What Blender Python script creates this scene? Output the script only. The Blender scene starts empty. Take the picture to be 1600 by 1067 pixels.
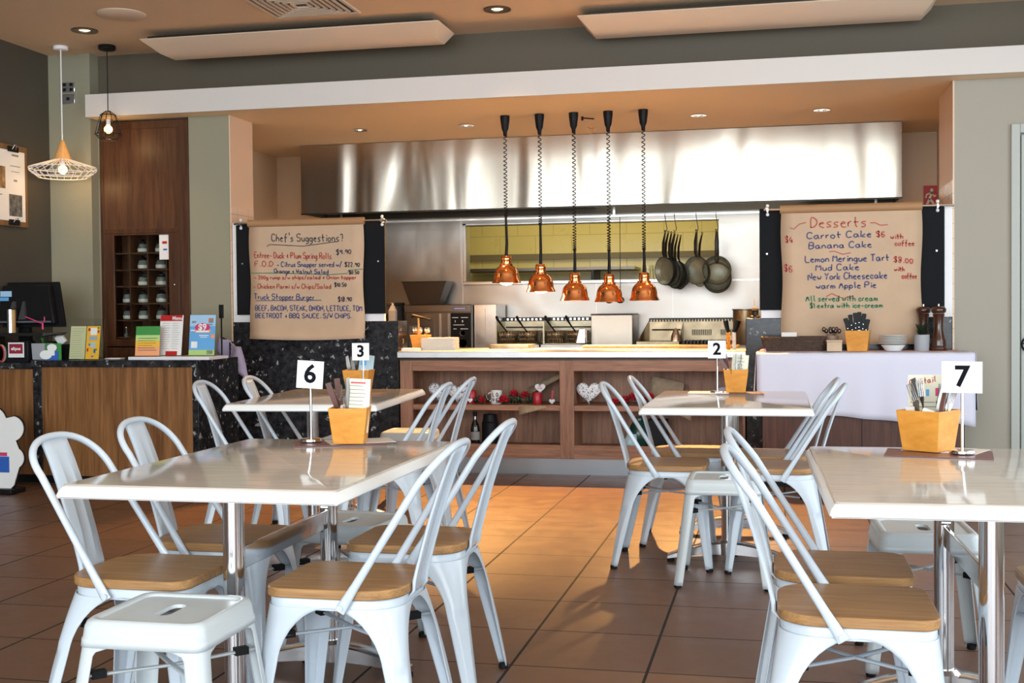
import bpy, bmesh, math, random
from mathutils import Vector, Matrix
random.seed(7)
SC = bpy.context.scene
COL = SC.collection
PI = math.pi

# ------------------------------------------------------------------ camera
cam_d = bpy.data.cameras.new('camera')
cam = bpy.data.objects.new('camera', cam_d)
COL.objects.link(cam)
YAW, PITCH, ROLL, FPX, CAMH = -0.21761534, -0.02418324, -0.00907722, 1888.807, 1.16622
cam_d.sensor_width = 36.0
cam_d.lens = FPX * 36.0 / 1600.0
cam_d.clip_start = 0.05
cy, sy, cp, sp = math.cos(YAW), math.sin(YAW), math.cos(PITCH), math.sin(PITCH)
fw = Vector((sy * cp, cy * cp, sp)); rt = Vector((cy, -sy, 0)); up = rt.cross(fw)
r2 = math.cos(ROLL) * rt + math.sin(ROLL) * up
u2 = -math.sin(ROLL) * rt + math.cos(ROLL) * up
cam.matrix_world = Matrix(((r2.x, u2.x, -fw.x, 0), (r2.y, u2.y, -fw.y, 0), (r2.z, u2.z, -fw.z, CAMH), (0, 0, 0, 1)))
SC.camera = cam

# ------------------------------------------------------------------ light and exposure
SC.view_settings.view_transform = 'Standard'
SC.view_settings.look = 'None'
SC.view_settings.exposure = 0.12
SC.view_settings.gamma = 1.0
SC.view_settings.use_curve_mapping = False
world = bpy.data.worlds.new('sky')
SC.world = world
world.use_nodes = True
bg = world.node_tree.nodes['Background']
bg.inputs[0].default_value = (0.80, 0.90, 1.0, 1)
bg.inputs[1].default_value = 1.0


def area_light(name, loc, rot, sx, sy_, power, color=(1, 1, 1), spread=PI):
    d = bpy.data.lights.new(name, 'AREA')
    d.shape = 'RECTANGLE'; d.size = sx; d.size_y = sy_; d.energy = power; d.color = color; d.spread = spread
    o = bpy.data.objects.new(name, d); COL.objects.link(o)
    o.location = loc; o.rotation_euler = rot
    return o


def spot_light(name, loc, power, color, angle, blend=0.4, rot=(0, 0, 0), size=0.03, parent=None):
    d = bpy.data.lights.new(name, 'SPOT')
    d.energy = power; d.color = color; d.spot_size = angle; d.spot_blend = blend; d.shadow_soft_size = size
    o = bpy.data.objects.new(name, d); COL.objects.link(o)
    o.location = loc; o.rotation_euler = rot
    if parent: o.parent = parent
    return o


def point_light(name, loc, power, color, size=0.03, parent=None):
    d = bpy.data.lights.new(name, 'POINT')
    d.energy = power; d.color = color; d.shadow_soft_size = size
    o = bpy.data.objects.new(name, d); COL.objects.link(o)
    o.location = loc
    if parent: o.parent = parent
    return o


# daylight entering through the shopfront windows behind the camera
DAY = (0.84, 0.93, 1.0)
for wx in (-4.2, -1.95, 0.3, 2.35):
    area_light('daylight_window', (wx, -3.45, 2.075), (math.radians(90), 0, 0), 2.05, 3.65, 165, DAY)
for wy in (1.0, 3.3, 5.6):
    area_light('daylight_side_window', (3.15, wy, 1.7), (math.radians(90), 0, math.radians(90)), 2.1, 2.6, 55, DAY)
# added kitchen fill lights: under the extraction hood and in the room behind the pass
area_light('hood_fill_light', (-0.7, 10.5, 2.15), (0, 0, 0), 1.8, 0.3, 9, (1.0, 0.90, 0.70))
area_light('back_room_fill_light', (-1.7, 12.2, 2.6), (0, 0, 0), 3.0, 0.8, 26, (1.0, 0.92, 0.65))
WARM = (1.0, 0.60, 0.25)
HALO = (1.0, 0.50, 0.15)


# ------------------------------------------------------------------ materials
def newmat(name):
    m = bpy.data.materials.new(name); m.use_nodes = True
    nt = m.node_tree
    return m, nt, nt.nodes['Principled BSDF']


def mat(name, color, rough=0.5, metal=0.0, coat=0.0, spec=None, emit=None, estr=1.0, trans=0.0, alpha=1.0, ior=None, bump=0.0, bscale=60.0, var=0.0, vscale=8.0):
    m, nt, b = newmat(name)
    b.inputs['Base Color'].default_value = (*color, 1)
    b.inputs['Roughness'].default_value = rough
    b.inputs['Metallic'].default_value = metal
    b.inputs['Coat Weight'].default_value = coat
    b.inputs['Coat Roughness'].default_value = 0.08
    if spec is not None: b.inputs['Specular IOR Level'].default_value = spec
    if emit: b.inputs['Emission Color'].default_value = (*emit, 1); b.inputs['Emission Strength'].default_value = estr
    b.inputs['Transmission Weight'].default_value = trans
    b.inputs['Alpha'].default_value = alpha
    if ior: b.inputs['IOR'].default_value = ior
    if bump or var:
        tc = nt.nodes.new('ShaderNodeTexCoord')
    if bump:
        n = nt.nodes.new('ShaderNodeTexNoise'); n.inputs['Scale'].default_value = bscale; n.inputs['Detail'].default_value = 3
        nt.links.new(tc.outputs['Object'], n.inputs['Vector'])
        bp = nt.nodes.new('ShaderNodeBump'); bp.inputs['Strength'].default_value = bump; bp.inputs['Distance'].default_value = 0.01
        nt.links.new(n.outputs['Fac'], bp.inputs['Height']); nt.links.new(bp.outputs['Normal'], b.inputs['Normal'])
    if var:
        n = nt.nodes.new('ShaderNodeTexNoise'); n.inputs['Scale'].default_value = vscale; n.inputs['Detail'].default_value = 4
        nt.links.new(tc.outputs['Object'], n.inputs['Vector'])
        r = nt.nodes.new('ShaderNodeValToRGB')
        r.color_ramp.elements[0].color = (*[c * (1 - var) for c in color], 1)
        r.color_ramp.elements[1].color = (*[min(1, c * (1 + var)) for c in color], 1)
        r.color_ramp.elements[0].position = 0.3; r.color_ramp.elements[1].position = 0.7
        nt.links.new(n.outputs['Fac'], r.inputs['Fac']); nt.links.new(r.outputs['Color'], b.inputs['Base Color'])
    return m


def woodmat(name, dark, light, scale=(30, 30, 2.0), rough=0.4, coat=0.0, contrast=(0.35, 0.68), spec=0.4):
    """grain runs along the axis with the smallest scale"""
    m, nt, b = newmat(name)
    tc = nt.nodes.new('ShaderNodeTexCoord'); mp = nt.nodes.new('ShaderNodeMapping')
    mp.inputs['Scale'].default_value = scale
    nt.links.new(tc.outputs['Object'], mp.inputs['Vector'])
    n1 = nt.nodes.new('ShaderNodeTexNoise'); n1.inputs['Scale'].default_value = 1.0; n1.inputs['Detail'].default_value = 5; n1.inputs['Distortion'].default_value = 0.8
    n2 = nt.nodes.new('ShaderNodeTexNoise'); n2.inputs['Scale'].default_value = 4.5; n2.inputs['Detail'].default_value = 3
    nt.links.new(mp.outputs['Vector'], n1.inputs['Vector']); nt.links.new(mp.outputs['Vector'], n2.inputs['Vector'])
    mx = nt.nodes.new('ShaderNodeMath'); mx.operation = 'MULTIPLY_ADD'; mx.inputs[1].default_value = 0.35
    sc = nt.nodes.new('ShaderNodeMath'); sc.operation = 'MULTIPLY'; sc.inputs[1].default_value = 0.65
    nt.links.new(n1.outputs['Fac'], sc.inputs[0]); nt.links.new(n2.outputs['Fac'], mx.inputs[0]); nt.links.new(sc.outputs[0], mx.inputs[2])
    r = nt.nodes.new('ShaderNodeValToRGB')
    r.color_ramp.elements[0].color = (*dark, 1); r.color_ramp.elements[0].position = contrast[0]
    r.color_ramp.elements[1].color = (*light, 1); r.color_ramp.elements[1].position = contrast[1]
    nt.links.new(mx.outputs[0], r.inputs['Fac']); nt.links.new(r.outputs['Color'], b.inputs['Base Color'])
    b.inputs['Roughness'].default_value = rough; b.inputs['Coat Weight'].default_value = coat; b.inputs['Specular IOR Level'].default_value = spec
    return m


def granitemat(name):
    m, nt, b = newmat(name)
    tc = nt.nodes.new('ShaderNodeTexCoord')
    v = nt.nodes.new('ShaderNodeTexVoronoi'); v.inputs['Scale'].default_value = 34; v.inputs['Randomness'].default_value = 1
    w = nt.nodes.new('ShaderNodeTexNoise'); w.inputs['Scale'].default_value = 22; w.inputs['Detail'].default_value = 6; w.inputs['Roughness'].default_value = 0.7
    nt.links.new(tc.outputs['Object'], v.inputs['Vector']); nt.links.new(tc.outputs['Object'], w.inputs['Vector'])
    sx = nt.nodes.new('ShaderNodeSeparateColor'); nt.links.new(v.outputs['Color'], sx.inputs[0])
    # a few cells become pale shell flecks where the noise is high
    gt = nt.nodes.new('ShaderNodeMath'); gt.operation = 'GREATER_THAN'; gt.inputs[1].default_value = 0.88
    nt.links.new(sx.outputs[0], gt.inputs[0])
    g2 = nt.nodes.new('ShaderNodeMath'); g2.operation = 'GREATER_THAN'; g2.inputs[1].default_value = 0.545
    nt.links.new(w.outputs['Fac'], g2.inputs[0])
    mu = nt.nodes.new('ShaderNodeMath'); mu.operation = 'MULTIPLY'
    nt.links.new(gt.outputs[0], mu.inputs[0]); nt.links.new(g2.outputs[0], mu.inputs[1])
    r = nt.nodes.new('ShaderNodeValToRGB')
    r.color_ramp.elements[0].color = (0.008, 0.008, 0.010, 1); r.color_ramp.elements[0].position = 0.4
    r.color_ramp.elements[1].color = (0.055, 0.052, 0.055, 1); r.color_ramp.elements[1].position = 0.75
    nt.links.new(w.outputs['Fac'], r.inputs['Fac'])
    mix = nt.nodes.new('ShaderNodeMix'); mix.data_type = 'RGBA'
    nt.links.new(mu.outputs[0], mix.inputs['Factor']); nt.links.new(r.outputs['Color'], mix.inputs['A'])
    mix.inputs['B'].default_value = (0.34, 0.35, 0.36, 1)
    nt.links.new(mix.outputs['Result'], b.inputs['Base Color'])
    b.inputs['Roughness'].default_value = 0.16; b.inputs['Specular IOR Level'].default_value = 0.28
    return m


def steelmat(name, color=(0.62, 0.60, 0.57), rough=0.28, brush=(2, 2, 300), wav=0.0, wscale=(3, 1, 0.8), bs=0.12, wdist=0.05):
    m, nt, b = newmat(name)
    b.inputs['Base Color'].default_value = (*color, 1); b.inputs['Metallic'].default_value = 1.0; b.inputs['Roughness'].default_value = rough
    tc = nt.nodes.new('ShaderNodeTexCoord')
    mp = nt.nodes.new('ShaderNodeMapping'); mp.inputs['Scale'].default_value = brush
    n = nt.nodes.new('ShaderNodeTexNoise'); n.inputs['Scale'].default_value = 1.0; n.inputs['Detail'].default_value = 2
    nt.links.new(tc.outputs['Object'], mp.inputs['Vector']); nt.links.new(mp.outputs['Vector'], n.inputs['Vector'])
    bp = nt.nodes.new('ShaderNodeBump'); bp.inputs['Strength'].default_value = bs; bp.inputs['Distance'].default_value = 0.002
    nt.links.new(n.outputs['Fac'], bp.inputs['Height'])
    if wav:
        m2 = nt.nodes.new('ShaderNodeMapping'); m2.inputs['Scale'].default_value = wscale
        n2 = nt.nodes.new('ShaderNodeTexNoise'); n2.inputs['Scale'].default_value = 1.0; n2.inputs['Detail'].default_value = 1.5; n2.inputs['Distortion'].default_value = 0.6
        nt.links.new(tc.outputs['Object'], m2.inputs['Vector']); nt.links.new(m2.outputs['Vector'], n2.inputs['Vector'])
        b2 = nt.nodes.new('ShaderNodeBump'); b2.inputs['Strength'].default_value = wav; b2.inputs['Distance'].default_value = wdist
        nt.links.new(n2.outputs['Fac'], b2.inputs['Height']); nt.links.new(bp.outputs['Normal'], b2.inputs['Normal'])
        nt.links.new(b2.outputs['Normal'], b.inputs['Normal'])
    else:
        nt.links.new(bp.outputs['Normal'], b.inputs['Normal'])
    return m


def tilemat(name, color, grout, tx, ty, ox, oy, gw, rough, axes='XY', stagger=False, var=0.12, gw2=None, cold=None):
    """rectangular tiles from object coordinates; axes names the two coordinates used"""
    m, nt, b = newmat(name)
    L = nt.links.new
    tc = nt.nodes.new('ShaderNodeTexCoord'); s = nt.nodes.new('ShaderNodeSeparateXYZ'); L(tc.outputs['Object'], s.inputs[0])

    def M(op, a, bb=None, c=None):
        n = nt.nodes.new('ShaderNodeMath'); n.operation = op
        for i, v in enumerate((a, bb, c)):
            if v is None: continue
            if isinstance(v, (int, float)): n.inputs[i].default_value = v
            else: L(v, n.inputs[i])
        return n.outputs[0]
    u = M('DIVIDE', M('SUBTRACT', s.outputs[axes[0]], ox), tx)
    v = M('DIVIDE', M('SUBTRACT', s.outputs[axes[1]], oy), ty)
    vi = M('FLOOR', v)
    if stagger: u = M('ADD', u, M('MULTIPLY', M('MODULO', M('ABSOLUTE', vi), 2.0), 0.5))
    ui = M('FLOOR', u)
    fu = M('SUBTRACT', u, ui); fv = M('SUBTRACT', v, vi)
    du = M('MULTIPLY', M('MINIMUM', fu, M('SUBTRACT', 1.0, fu)), tx)
    dv = M('MULTIPLY', M('MINIMUM', fv, M('SUBTRACT', 1.0, fv)), ty)
    g = M('MAXIMUM', M('LESS_THAN', du, gw / 2), M('LESS_THAN', dv, (gw2 or gw) / 2))
    cv = nt.nodes.new('ShaderNodeCombineXYZ'); L(ui, cv.inputs[0]); L(vi, cv.inputs[1])
    wn = nt.nodes.new('ShaderNodeTexWhiteNoise'); wn.noise_dimensions = '3D'; L(cv.outputs[0], wn.inputs['Vector'])
    nz = nt.nodes.new('ShaderNodeTexNoise'); nz.inputs['Scale'].default_value = 9; nz.inputs['Detail'].default_value = 6; L(tc.outputs['Object'], nz.inputs['Vector'])
    k = M('ADD', M('MULTIPLY', M('SUBTRACT', wn.outputs['Value'], 0.5), 0.5), M('MULTIPLY', M('SUBTRACT', nz.outputs['Fac'], 0.5), 1.6))
    f = M('ADD', 1.0, M('MULTIPLY', k, var))
    cm = nt.nodes.new('ShaderNodeVectorMath'); cm.operation = 'SCALE'; cm.inputs[0].default_value = color; L(f, cm.inputs['Scale'])
    mix = nt.nodes.new('ShaderNodeMix'); mix.data_type = 'RGBA'
    L(g, mix.inputs['Factor']); L(cm.outputs[0], mix.inputs['A']); mix.inputs['B'].default_value = (*grout, 1)
    L(mix.outputs['Result'], b.inputs['Base Color'])
    rr = M('ADD', rough, M('MULTIPLY', M('SUBTRACT', nz.outputs['Fac'], 0.5), 0.25))
    L(M('ADD', rr, M('MULTIPLY', g, 0.4)), b.inputs['Roughness'])
    bp = nt.nodes.new('ShaderNodeBump'); bp.inputs['Strength'].default_value = 0.25; bp.inputs['Distance'].default_value = 0.004
    L(M('SUBTRACT', M('MULTIPLY', nz.outputs['Fac'], 0.25), g), bp.inputs['Height']); L(bp.outputs['Normal'], b.inputs['Normal'])
    return m


def topmat(name):
    """pale stone-look laminate with fine cross streaks"""
    m, nt, b = newmat(name)
    tc = nt.nodes.new('ShaderNodeTexCoord'); mp = nt.nodes.new('ShaderNodeMapping'); mp.inputs['Scale'].default_value = (7, 190, 9)
    n = nt.nodes.new('ShaderNodeTexNoise'); n.inputs['Scale'].default_value = 1.0; n.inputs['Detail'].default_value = 4; n.inputs['Distortion'].default_value = 0.5
    nt.links.new(tc.outputs['Object'], mp.inputs['Vector']); nt.links.new(mp.outputs['Vector'], n.inputs['Vector'])
    r = nt.nodes.new('ShaderNodeValToRGB')
    r.color_ramp.elements[0].color = (0.50, 0.46, 0.41, 1); r.color_ramp.elements[0].position = 0.35
    r.color_ramp.elements[1].color = (0.62, 0.58, 0.53, 1); r.color_ramp.elements[1].position = 0.62
    nt.links.new(n.outputs['Fac'], r.inputs['Fac']); nt.links.new(r.outputs['Color'], b.inputs['Base Color'])
    b.inputs['Roughness'].default_value = 0.09; b.inputs['Specular IOR Level'].default_value = 0.65
    return m


M_ = {}
M_['white_metal'] = mat('white_powder_coat', (0.54, 0.61, 0.68), 0.24, spec=0.5)
M_['stool_metal'] = mat('stool_powder_coat', (0.53, 0.58, 0.60), 0.30)
M_['oak'] = woodmat('oak_seat', (0.25, 0.125, 0.045), (0.50, 0.28, 0.115), (2.5, 45, 45), 0.35, contrast=(0.3, 0.72))
M_['rubber'] = mat('black_rubber', (0.010, 0.010, 0.011), 0.6, spec=0.15)
M_['top'] = topmat('laminate_top')
M_['top_edge'] = mat('laminate_edge', (0.82, 0.82, 0.80), 0.25)
M_['chrome'] = mat('chrome', (0.72, 0.72, 0.73), 0.10, 1.0)
M_['alu'] = mat('polished_aluminium', (0.75, 0.75, 0.76), 0.2, 1.0)
M_['bronze'] = mat('bronze_trim', (0.20, 0.15, 0.11), 0.35, 0.8)
M_['copper'] = mat('copper', (1.0, 0.42, 0.17), 0.13, 1.0)
M_['black'] = mat('black_plastic', (0.010, 0.010, 0.011), 0.4, spec=0.15)
M_['blackmatte'] = mat('black_board', (0.010, 0.011, 0.013), 0.8, spec=0.15, bump=0.05, bscale=40)
M_['white'] = mat('white_paint', (0.86, 0.86, 0.87), 0.45)
M_['paper'] = mat('white_paper', (0.85, 0.85, 0.83), 0.7)
M_['cream'] = mat('cream_paper', (0.78, 0.77, 0.62), 0.7)
M_['kraft'] = mat('kraft_paper', (0.57, 0.40, 0.265), 0.75, var=0.06, vscale=5)
M_['kraft_roll'] = mat('kraft_roll', (0.40, 0.22, 0.10), 0.6)
M_['granite'] = granitemat('black_granite')
M_['wood_v'] = woodmat('walnut_vertical', (0.14, 0.055, 0.017), (0.34, 0.155, 0.055), (22, 22, 1.2), 0.35, contrast=(0.36, 0.66))
M_['wood_dark'] = woodmat('dark_walnut', (0.042, 0.014, 0.005), (0.105, 0.040, 0.014), (22, 22, 1.4), 0.4)
M_['wood_cab'] = woodmat('cabinet_walnut', (0.050, 0.017, 0.006), (0.125, 0.050, 0.018), (20, 20, 1.4), 0.4)
M_['wood_red'] = woodmat('redwood_horizontal', (0.21, 0.092, 0.052), (0.42, 0.205, 0.120), (2.0, 30, 30), 0.45)
M_['wood_redv'] = woodmat('redwood_vertical', (0.19, 0.085, 0.05), (0.39, 0.195, 0.115), (26, 26, 2.2), 0.5)
M_['wood_base'] = woodmat('sideboard_wood', (0.055, 0.018, 0.011), (0.12, 0.045, 0.028), (30, 30, 2.0), 0.5)
M_['bamboo'] = woodmat('orange_box_wood', (0.60, 0.235, 0.028), (0.80, 0.37, 0.065), (6, 6, 14), 0.4)
M_['palewood'] = mat('pale_wood', (0.55, 0.40, 0.26), 0.5, var=0.1)
M_['lampwood'] = woodmat('beech', (0.55, 0.30, 0.10), (0.72, 0.43, 0.17), (30, 30, 4), 0.4)
M_['pinboard'] = woodmat('clipboard_wood', (0.16, 0.08, 0.03), (0.25, 0.14, 0.06), (20, 20, 2), 0.5)
M_['floor'] = tilemat('brown_floor_tile', (0.148, 0.078, 0.051), (0.006, 0.005, 0.005), 0.45, 0.45, -1.3205, 7.475, 0.010, 0.40, gw2=0.007, var=0.22)
M_['yellow_tile'] = tilemat('yellow_wall_tile', (0.58, 0.46, 0.14), (0.42, 0.33, 0.10), 0.40, 0.20, 0, 0, 0.008, 0.3, axes='XZ', stagger=True, var=0.05)
M_['halogen_tint_tile'] = tilemat('halogen_tinted_wall_tile', (0.74, 0.52, 0.35), (0.45, 0.32, 0.24), 0.20, 0.10, 0, 0.03, 0.004, 0.3, axes='YZ', var=0.04)  # tile tone warmed to paint in the halogen light on the reveals
M_['sage'] = mat('sage_wall_paint', (0.295, 0.28, 0.195), 0.6)
M_['sage_shaded'] = mat('shaded_sage_wall_paint', (0.100, 0.080, 0.052), 0.6)  # bulkhead paint darkened for the shade under the ceiling
M_['sage_light'] = mat('light_sage_wall_paint', (0.37, 0.335, 0.27), 0.55)
M_['left_wall'] = mat('dimmed_left_wall_paint', (0.068, 0.060, 0.046), 0.6)  # wall colour darkened for the weak grazing daylight on it
M_['fascia'] = mat('fascia_paint', (0.68, 0.635, 0.59), 0.5)
M_['ceiling'] = mat('warm_bounce_ceiling_paint', (0.73, 0.54, 0.36), 0.7)  # white ceiling with the warm light bounced off the floor put into its colour
M_['soffit'] = mat('lamp_tinted_soffit_paint', (0.92, 0.74, 0.50), 0.6)  # golden glow of the lamps tinted into the paint
M_['panel'] = mat('heater_panel_paint', (0.72, 0.58, 0.44), 0.5)
M_['halogen_tint'] = mat('halogen_tinted_wall_paint', (0.76, 0.55, 0.39), 0.5)  # reveal colour pushed to orange for the warm halogen light
M_['kitchen_wall'] = mat('kitchen_wall_paint', (0.68, 0.49, 0.31), 0.4)
M_['hood'] = steelmat('hood_steel', (0.50, 0.445, 0.37), 0.24, (250, 2, 2), 1.0, (2.0, 1, 0.35), 0.05, 0.06)  # brown cast of the reflected room tinted into the steel
M_['steel'] = steelmat('brushed_steel', (0.50, 0.48, 0.45), 0.30, (2, 2, 260), 0.5, (2, 2, 3), 0.10, 0.02)
M_['steel_wall'] = steelmat('steel_splashback', (0.40, 0.375, 0.34), 0.36, (2, 2, 200), 1.0, (1.6, 1, 1.8), 0.10, 0.02)
M_['steel_dark'] = steelmat('oven_steel', (0.20, 0.17, 0.145), 0.38, (200, 2, 2), 0.0)
M_['steel_black'] = mat('blackened_steel', (0.03, 0.027, 0.022), 0.4, 0.6)
M_['benchtop'] = steelmat('steel_benchtop', (0.50, 0.49, 0.48), 0.38, (2, 200, 200), 0.4, (3, 2, 2), 0.05, 0.01)
M_['kick'] = steelmat('kick_steel', (0.30, 0.315, 0.335), 0.32, (2, 200, 200), 0.5, (2, 2, 2), 0.06, 0.01)
M_['fryer_steel'] = mat('stained_fryer_steel', (0.42, 0.37, 0.26), 0.38, 0.9, var=0.2, vscale=9)
M_['warmer'] = steelmat('tan_steel_panel', (0.40, 0.35, 0.285), 0.36, (2, 2, 200), 0.3, (2, 2, 2), 0.05, 0.01)
M_['cutlery'] = mat('cutlery_steel', (0.27, 0.255, 0.235), 0.3, 1.0)
M_['grease'] = mat('greasy_steel', (0.34, 0.27, 0.17), 0.35, 0.85, var=0.35, vscale=7)
M_['pan'] = mat('seasoned_pan', (0.075, 0.082, 0.07), 0.45, 0.3, var=0.3, vscale=12)
M_['pan_in'] = mat('pan_interior', (0.23, 0.25, 0.185), 0.40, 0.35, var=0.2, vscale=10)
M_['wicker'] = mat('brown_wicker', (0.075, 0.042, 0.028), 0.7, bump=0.8, bscale=130, var=0.4, vscale=90)
M_['heart'] = mat('white_wicker', (0.80, 0.80, 0.82), 0.6, bump=0.6, bscale=120)
M_['red'] = mat('red_wax', (0.42, 0.012, 0.022), 0.35)
M_['rose'] = mat('red_petal', (0.48, 0.012, 0.025), 0.55)
M_['leaf'] = mat('green_leaf', (0.012, 0.035, 0.013), 0.5)
M_['leafbright'] = mat('bright_leaf', (0.05, 0.17, 0.03), 0.5)
M_['hessian'] = mat('hessian', (0.36, 0.265, 0.17), 0.85, bump=0.6, bscale=150, var=0.12, vscale=40)
M_['cloth'] = mat('lilac_white_cloth', (0.70, 0.71, 0.84), 0.75)
M_['cloth_pink'] = mat('pink_underlay', (0.60, 0.38, 0.34), 0.8)
M_['lilac'] = mat('lilac_cover', (0.42, 0.36, 0.50), 0.7, var=0.12, vscale=9)
M_['grey_pot'] = mat('grey_pot', (0.36, 0.37, 0.39), 0.5)
M_['peppermill'] = mat('dark_mill_wood', (0.055, 0.016, 0.007), 0.25, coat=0.4)
M_['china'] = mat('white_china', (0.80, 0.79, 0.76), 0.15)
M_['glass'] = mat('clear_glass', (0.93, 0.96, 0.96), 0.03, trans=1.0, ior=1.45)
M_['pane'] = mat('window_pane', (0.95, 1.0, 0.98), 0.02, trans=1.0, ior=1.06)
M_['jar'] = mat('jar_glass', (0.20, 0.21, 0.20), 0.08, trans=0.35, ior=1.4, spec=0.9)
M_['jarfill'] = mat('jar_filling', (0.50, 0.48, 0.42), 0.6)
M_['acrylic'] = mat('clear_acrylic', (0.9, 0.92, 0.9), 0.03, trans=1.0, ior=1.06)
M_['bulb'] = mat('warm_bulb', (1, 0.8, 0.5), 0.3, emit=(1.0, 0.58, 0.20), estr=5)
M_['heatbulb'] = mat('heat_bulb', (1, 0.8, 0.5), 0.3, emit=(1.0, 0.72, 0.38), estr=22)
M_['down'] = mat('downlight_lens', (1, 0.8, 0.5), 0.3, emit=(1.0, 0.74, 0.40), estr=4)
M_['ink_blue'] = mat('blue_marker', (0.06, 0.075, 0.19), 0.7)
M_['ink_dark'] = mat('dark_marker', (0.05, 0.045, 0.06), 0.7)
M_['ink_red'] = mat('red_marker', (0.46, 0.075, 0.055), 0.7)
M_['ink_green'] = mat('green_marker', (0.03, 0.20, 0.09), 0.7)
M_['ink_black'] = mat('black_print', (0.008, 0.008, 0.012), 0.7, spec=0.05)
M_['ink_grey'] = mat('grey_print', (0.28, 0.27, 0.26), 0.7)
M_['signred'] = mat('red_sign', (0.50, 0.02, 0.02), 0.4)
M_['maroon'] = mat('maroon_print', (0.32, 0.02, 0.045), 0.4)
M_['yellowcard'] = mat('yellow_flyer', (0.85, 0.48, 0.04), 0.5)
M_['limecard'] = mat('lime_sheet', (0.58, 0.60, 0.33), 0.5)
M_['greencard'] = mat('green_print', (0.04, 0.27, 0.05), 0.4)
M_['sky'] = mat('sky_blue_print', (0.14, 0.42, 0.78), 0.4)
M_['skypale'] = mat('pale_blue_print', (0.40, 0.62, 0.85), 0.4)
M_['grassprint'] = mat('lime_print', (0.46, 0.66, 0.22), 0.4)
M_['pinkprint'] = mat('pink_print', (0.62, 0.05, 0.16), 0.4)
M_['orangeprint'] = mat('orange_print', (0.85, 0.36, 0.16), 0.4)
M_['blueprint'] = mat('blue_print', (0.03, 0.12, 0.48), 0.4)
M_['placemat'] = mat('brown_placemat', (0.16, 0.06, 0.06), 0.35)
M_['placemat_edge'] = mat('pale_menu_card', (0.70, 0.68, 0.64), 0.4)
M_['orange_plastic'] = mat('orange_handle', (0.80, 0.33, 0.04), 0.35)
M_['brown_handle'] = mat('rosewood_handle', (0.09, 0.022, 0.012), 0.3)
M_['darkgreen'] = mat('dark_green_glaze', (0.012, 0.05, 0.04), 0.2)
M_['paleblue'] = mat('pale_blue_print_card', (0.42, 0.58, 0.64), 0.4)
M_['bottle'] = mat('dark_bottle_glass', (0.012, 0.010, 0.010), 0.06, coat=0.5)
M_['tray'] = mat('white_acrylic', (0.80, 0.79, 0.83), 0.2)
M_['door_frame'] = mat('grey_green_door_paint', (0.46, 0.48, 0.44), 0.45)
M_['door_glass'] = mat('frosted_door_glass', (0.48, 0.55, 0.57), 0.12, 0.0, spec=0.8)
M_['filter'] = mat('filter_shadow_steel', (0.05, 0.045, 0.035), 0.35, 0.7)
M_['rail'] = mat('brown_rail', (0.15, 0.11, 0.04), 0.5)


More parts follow.
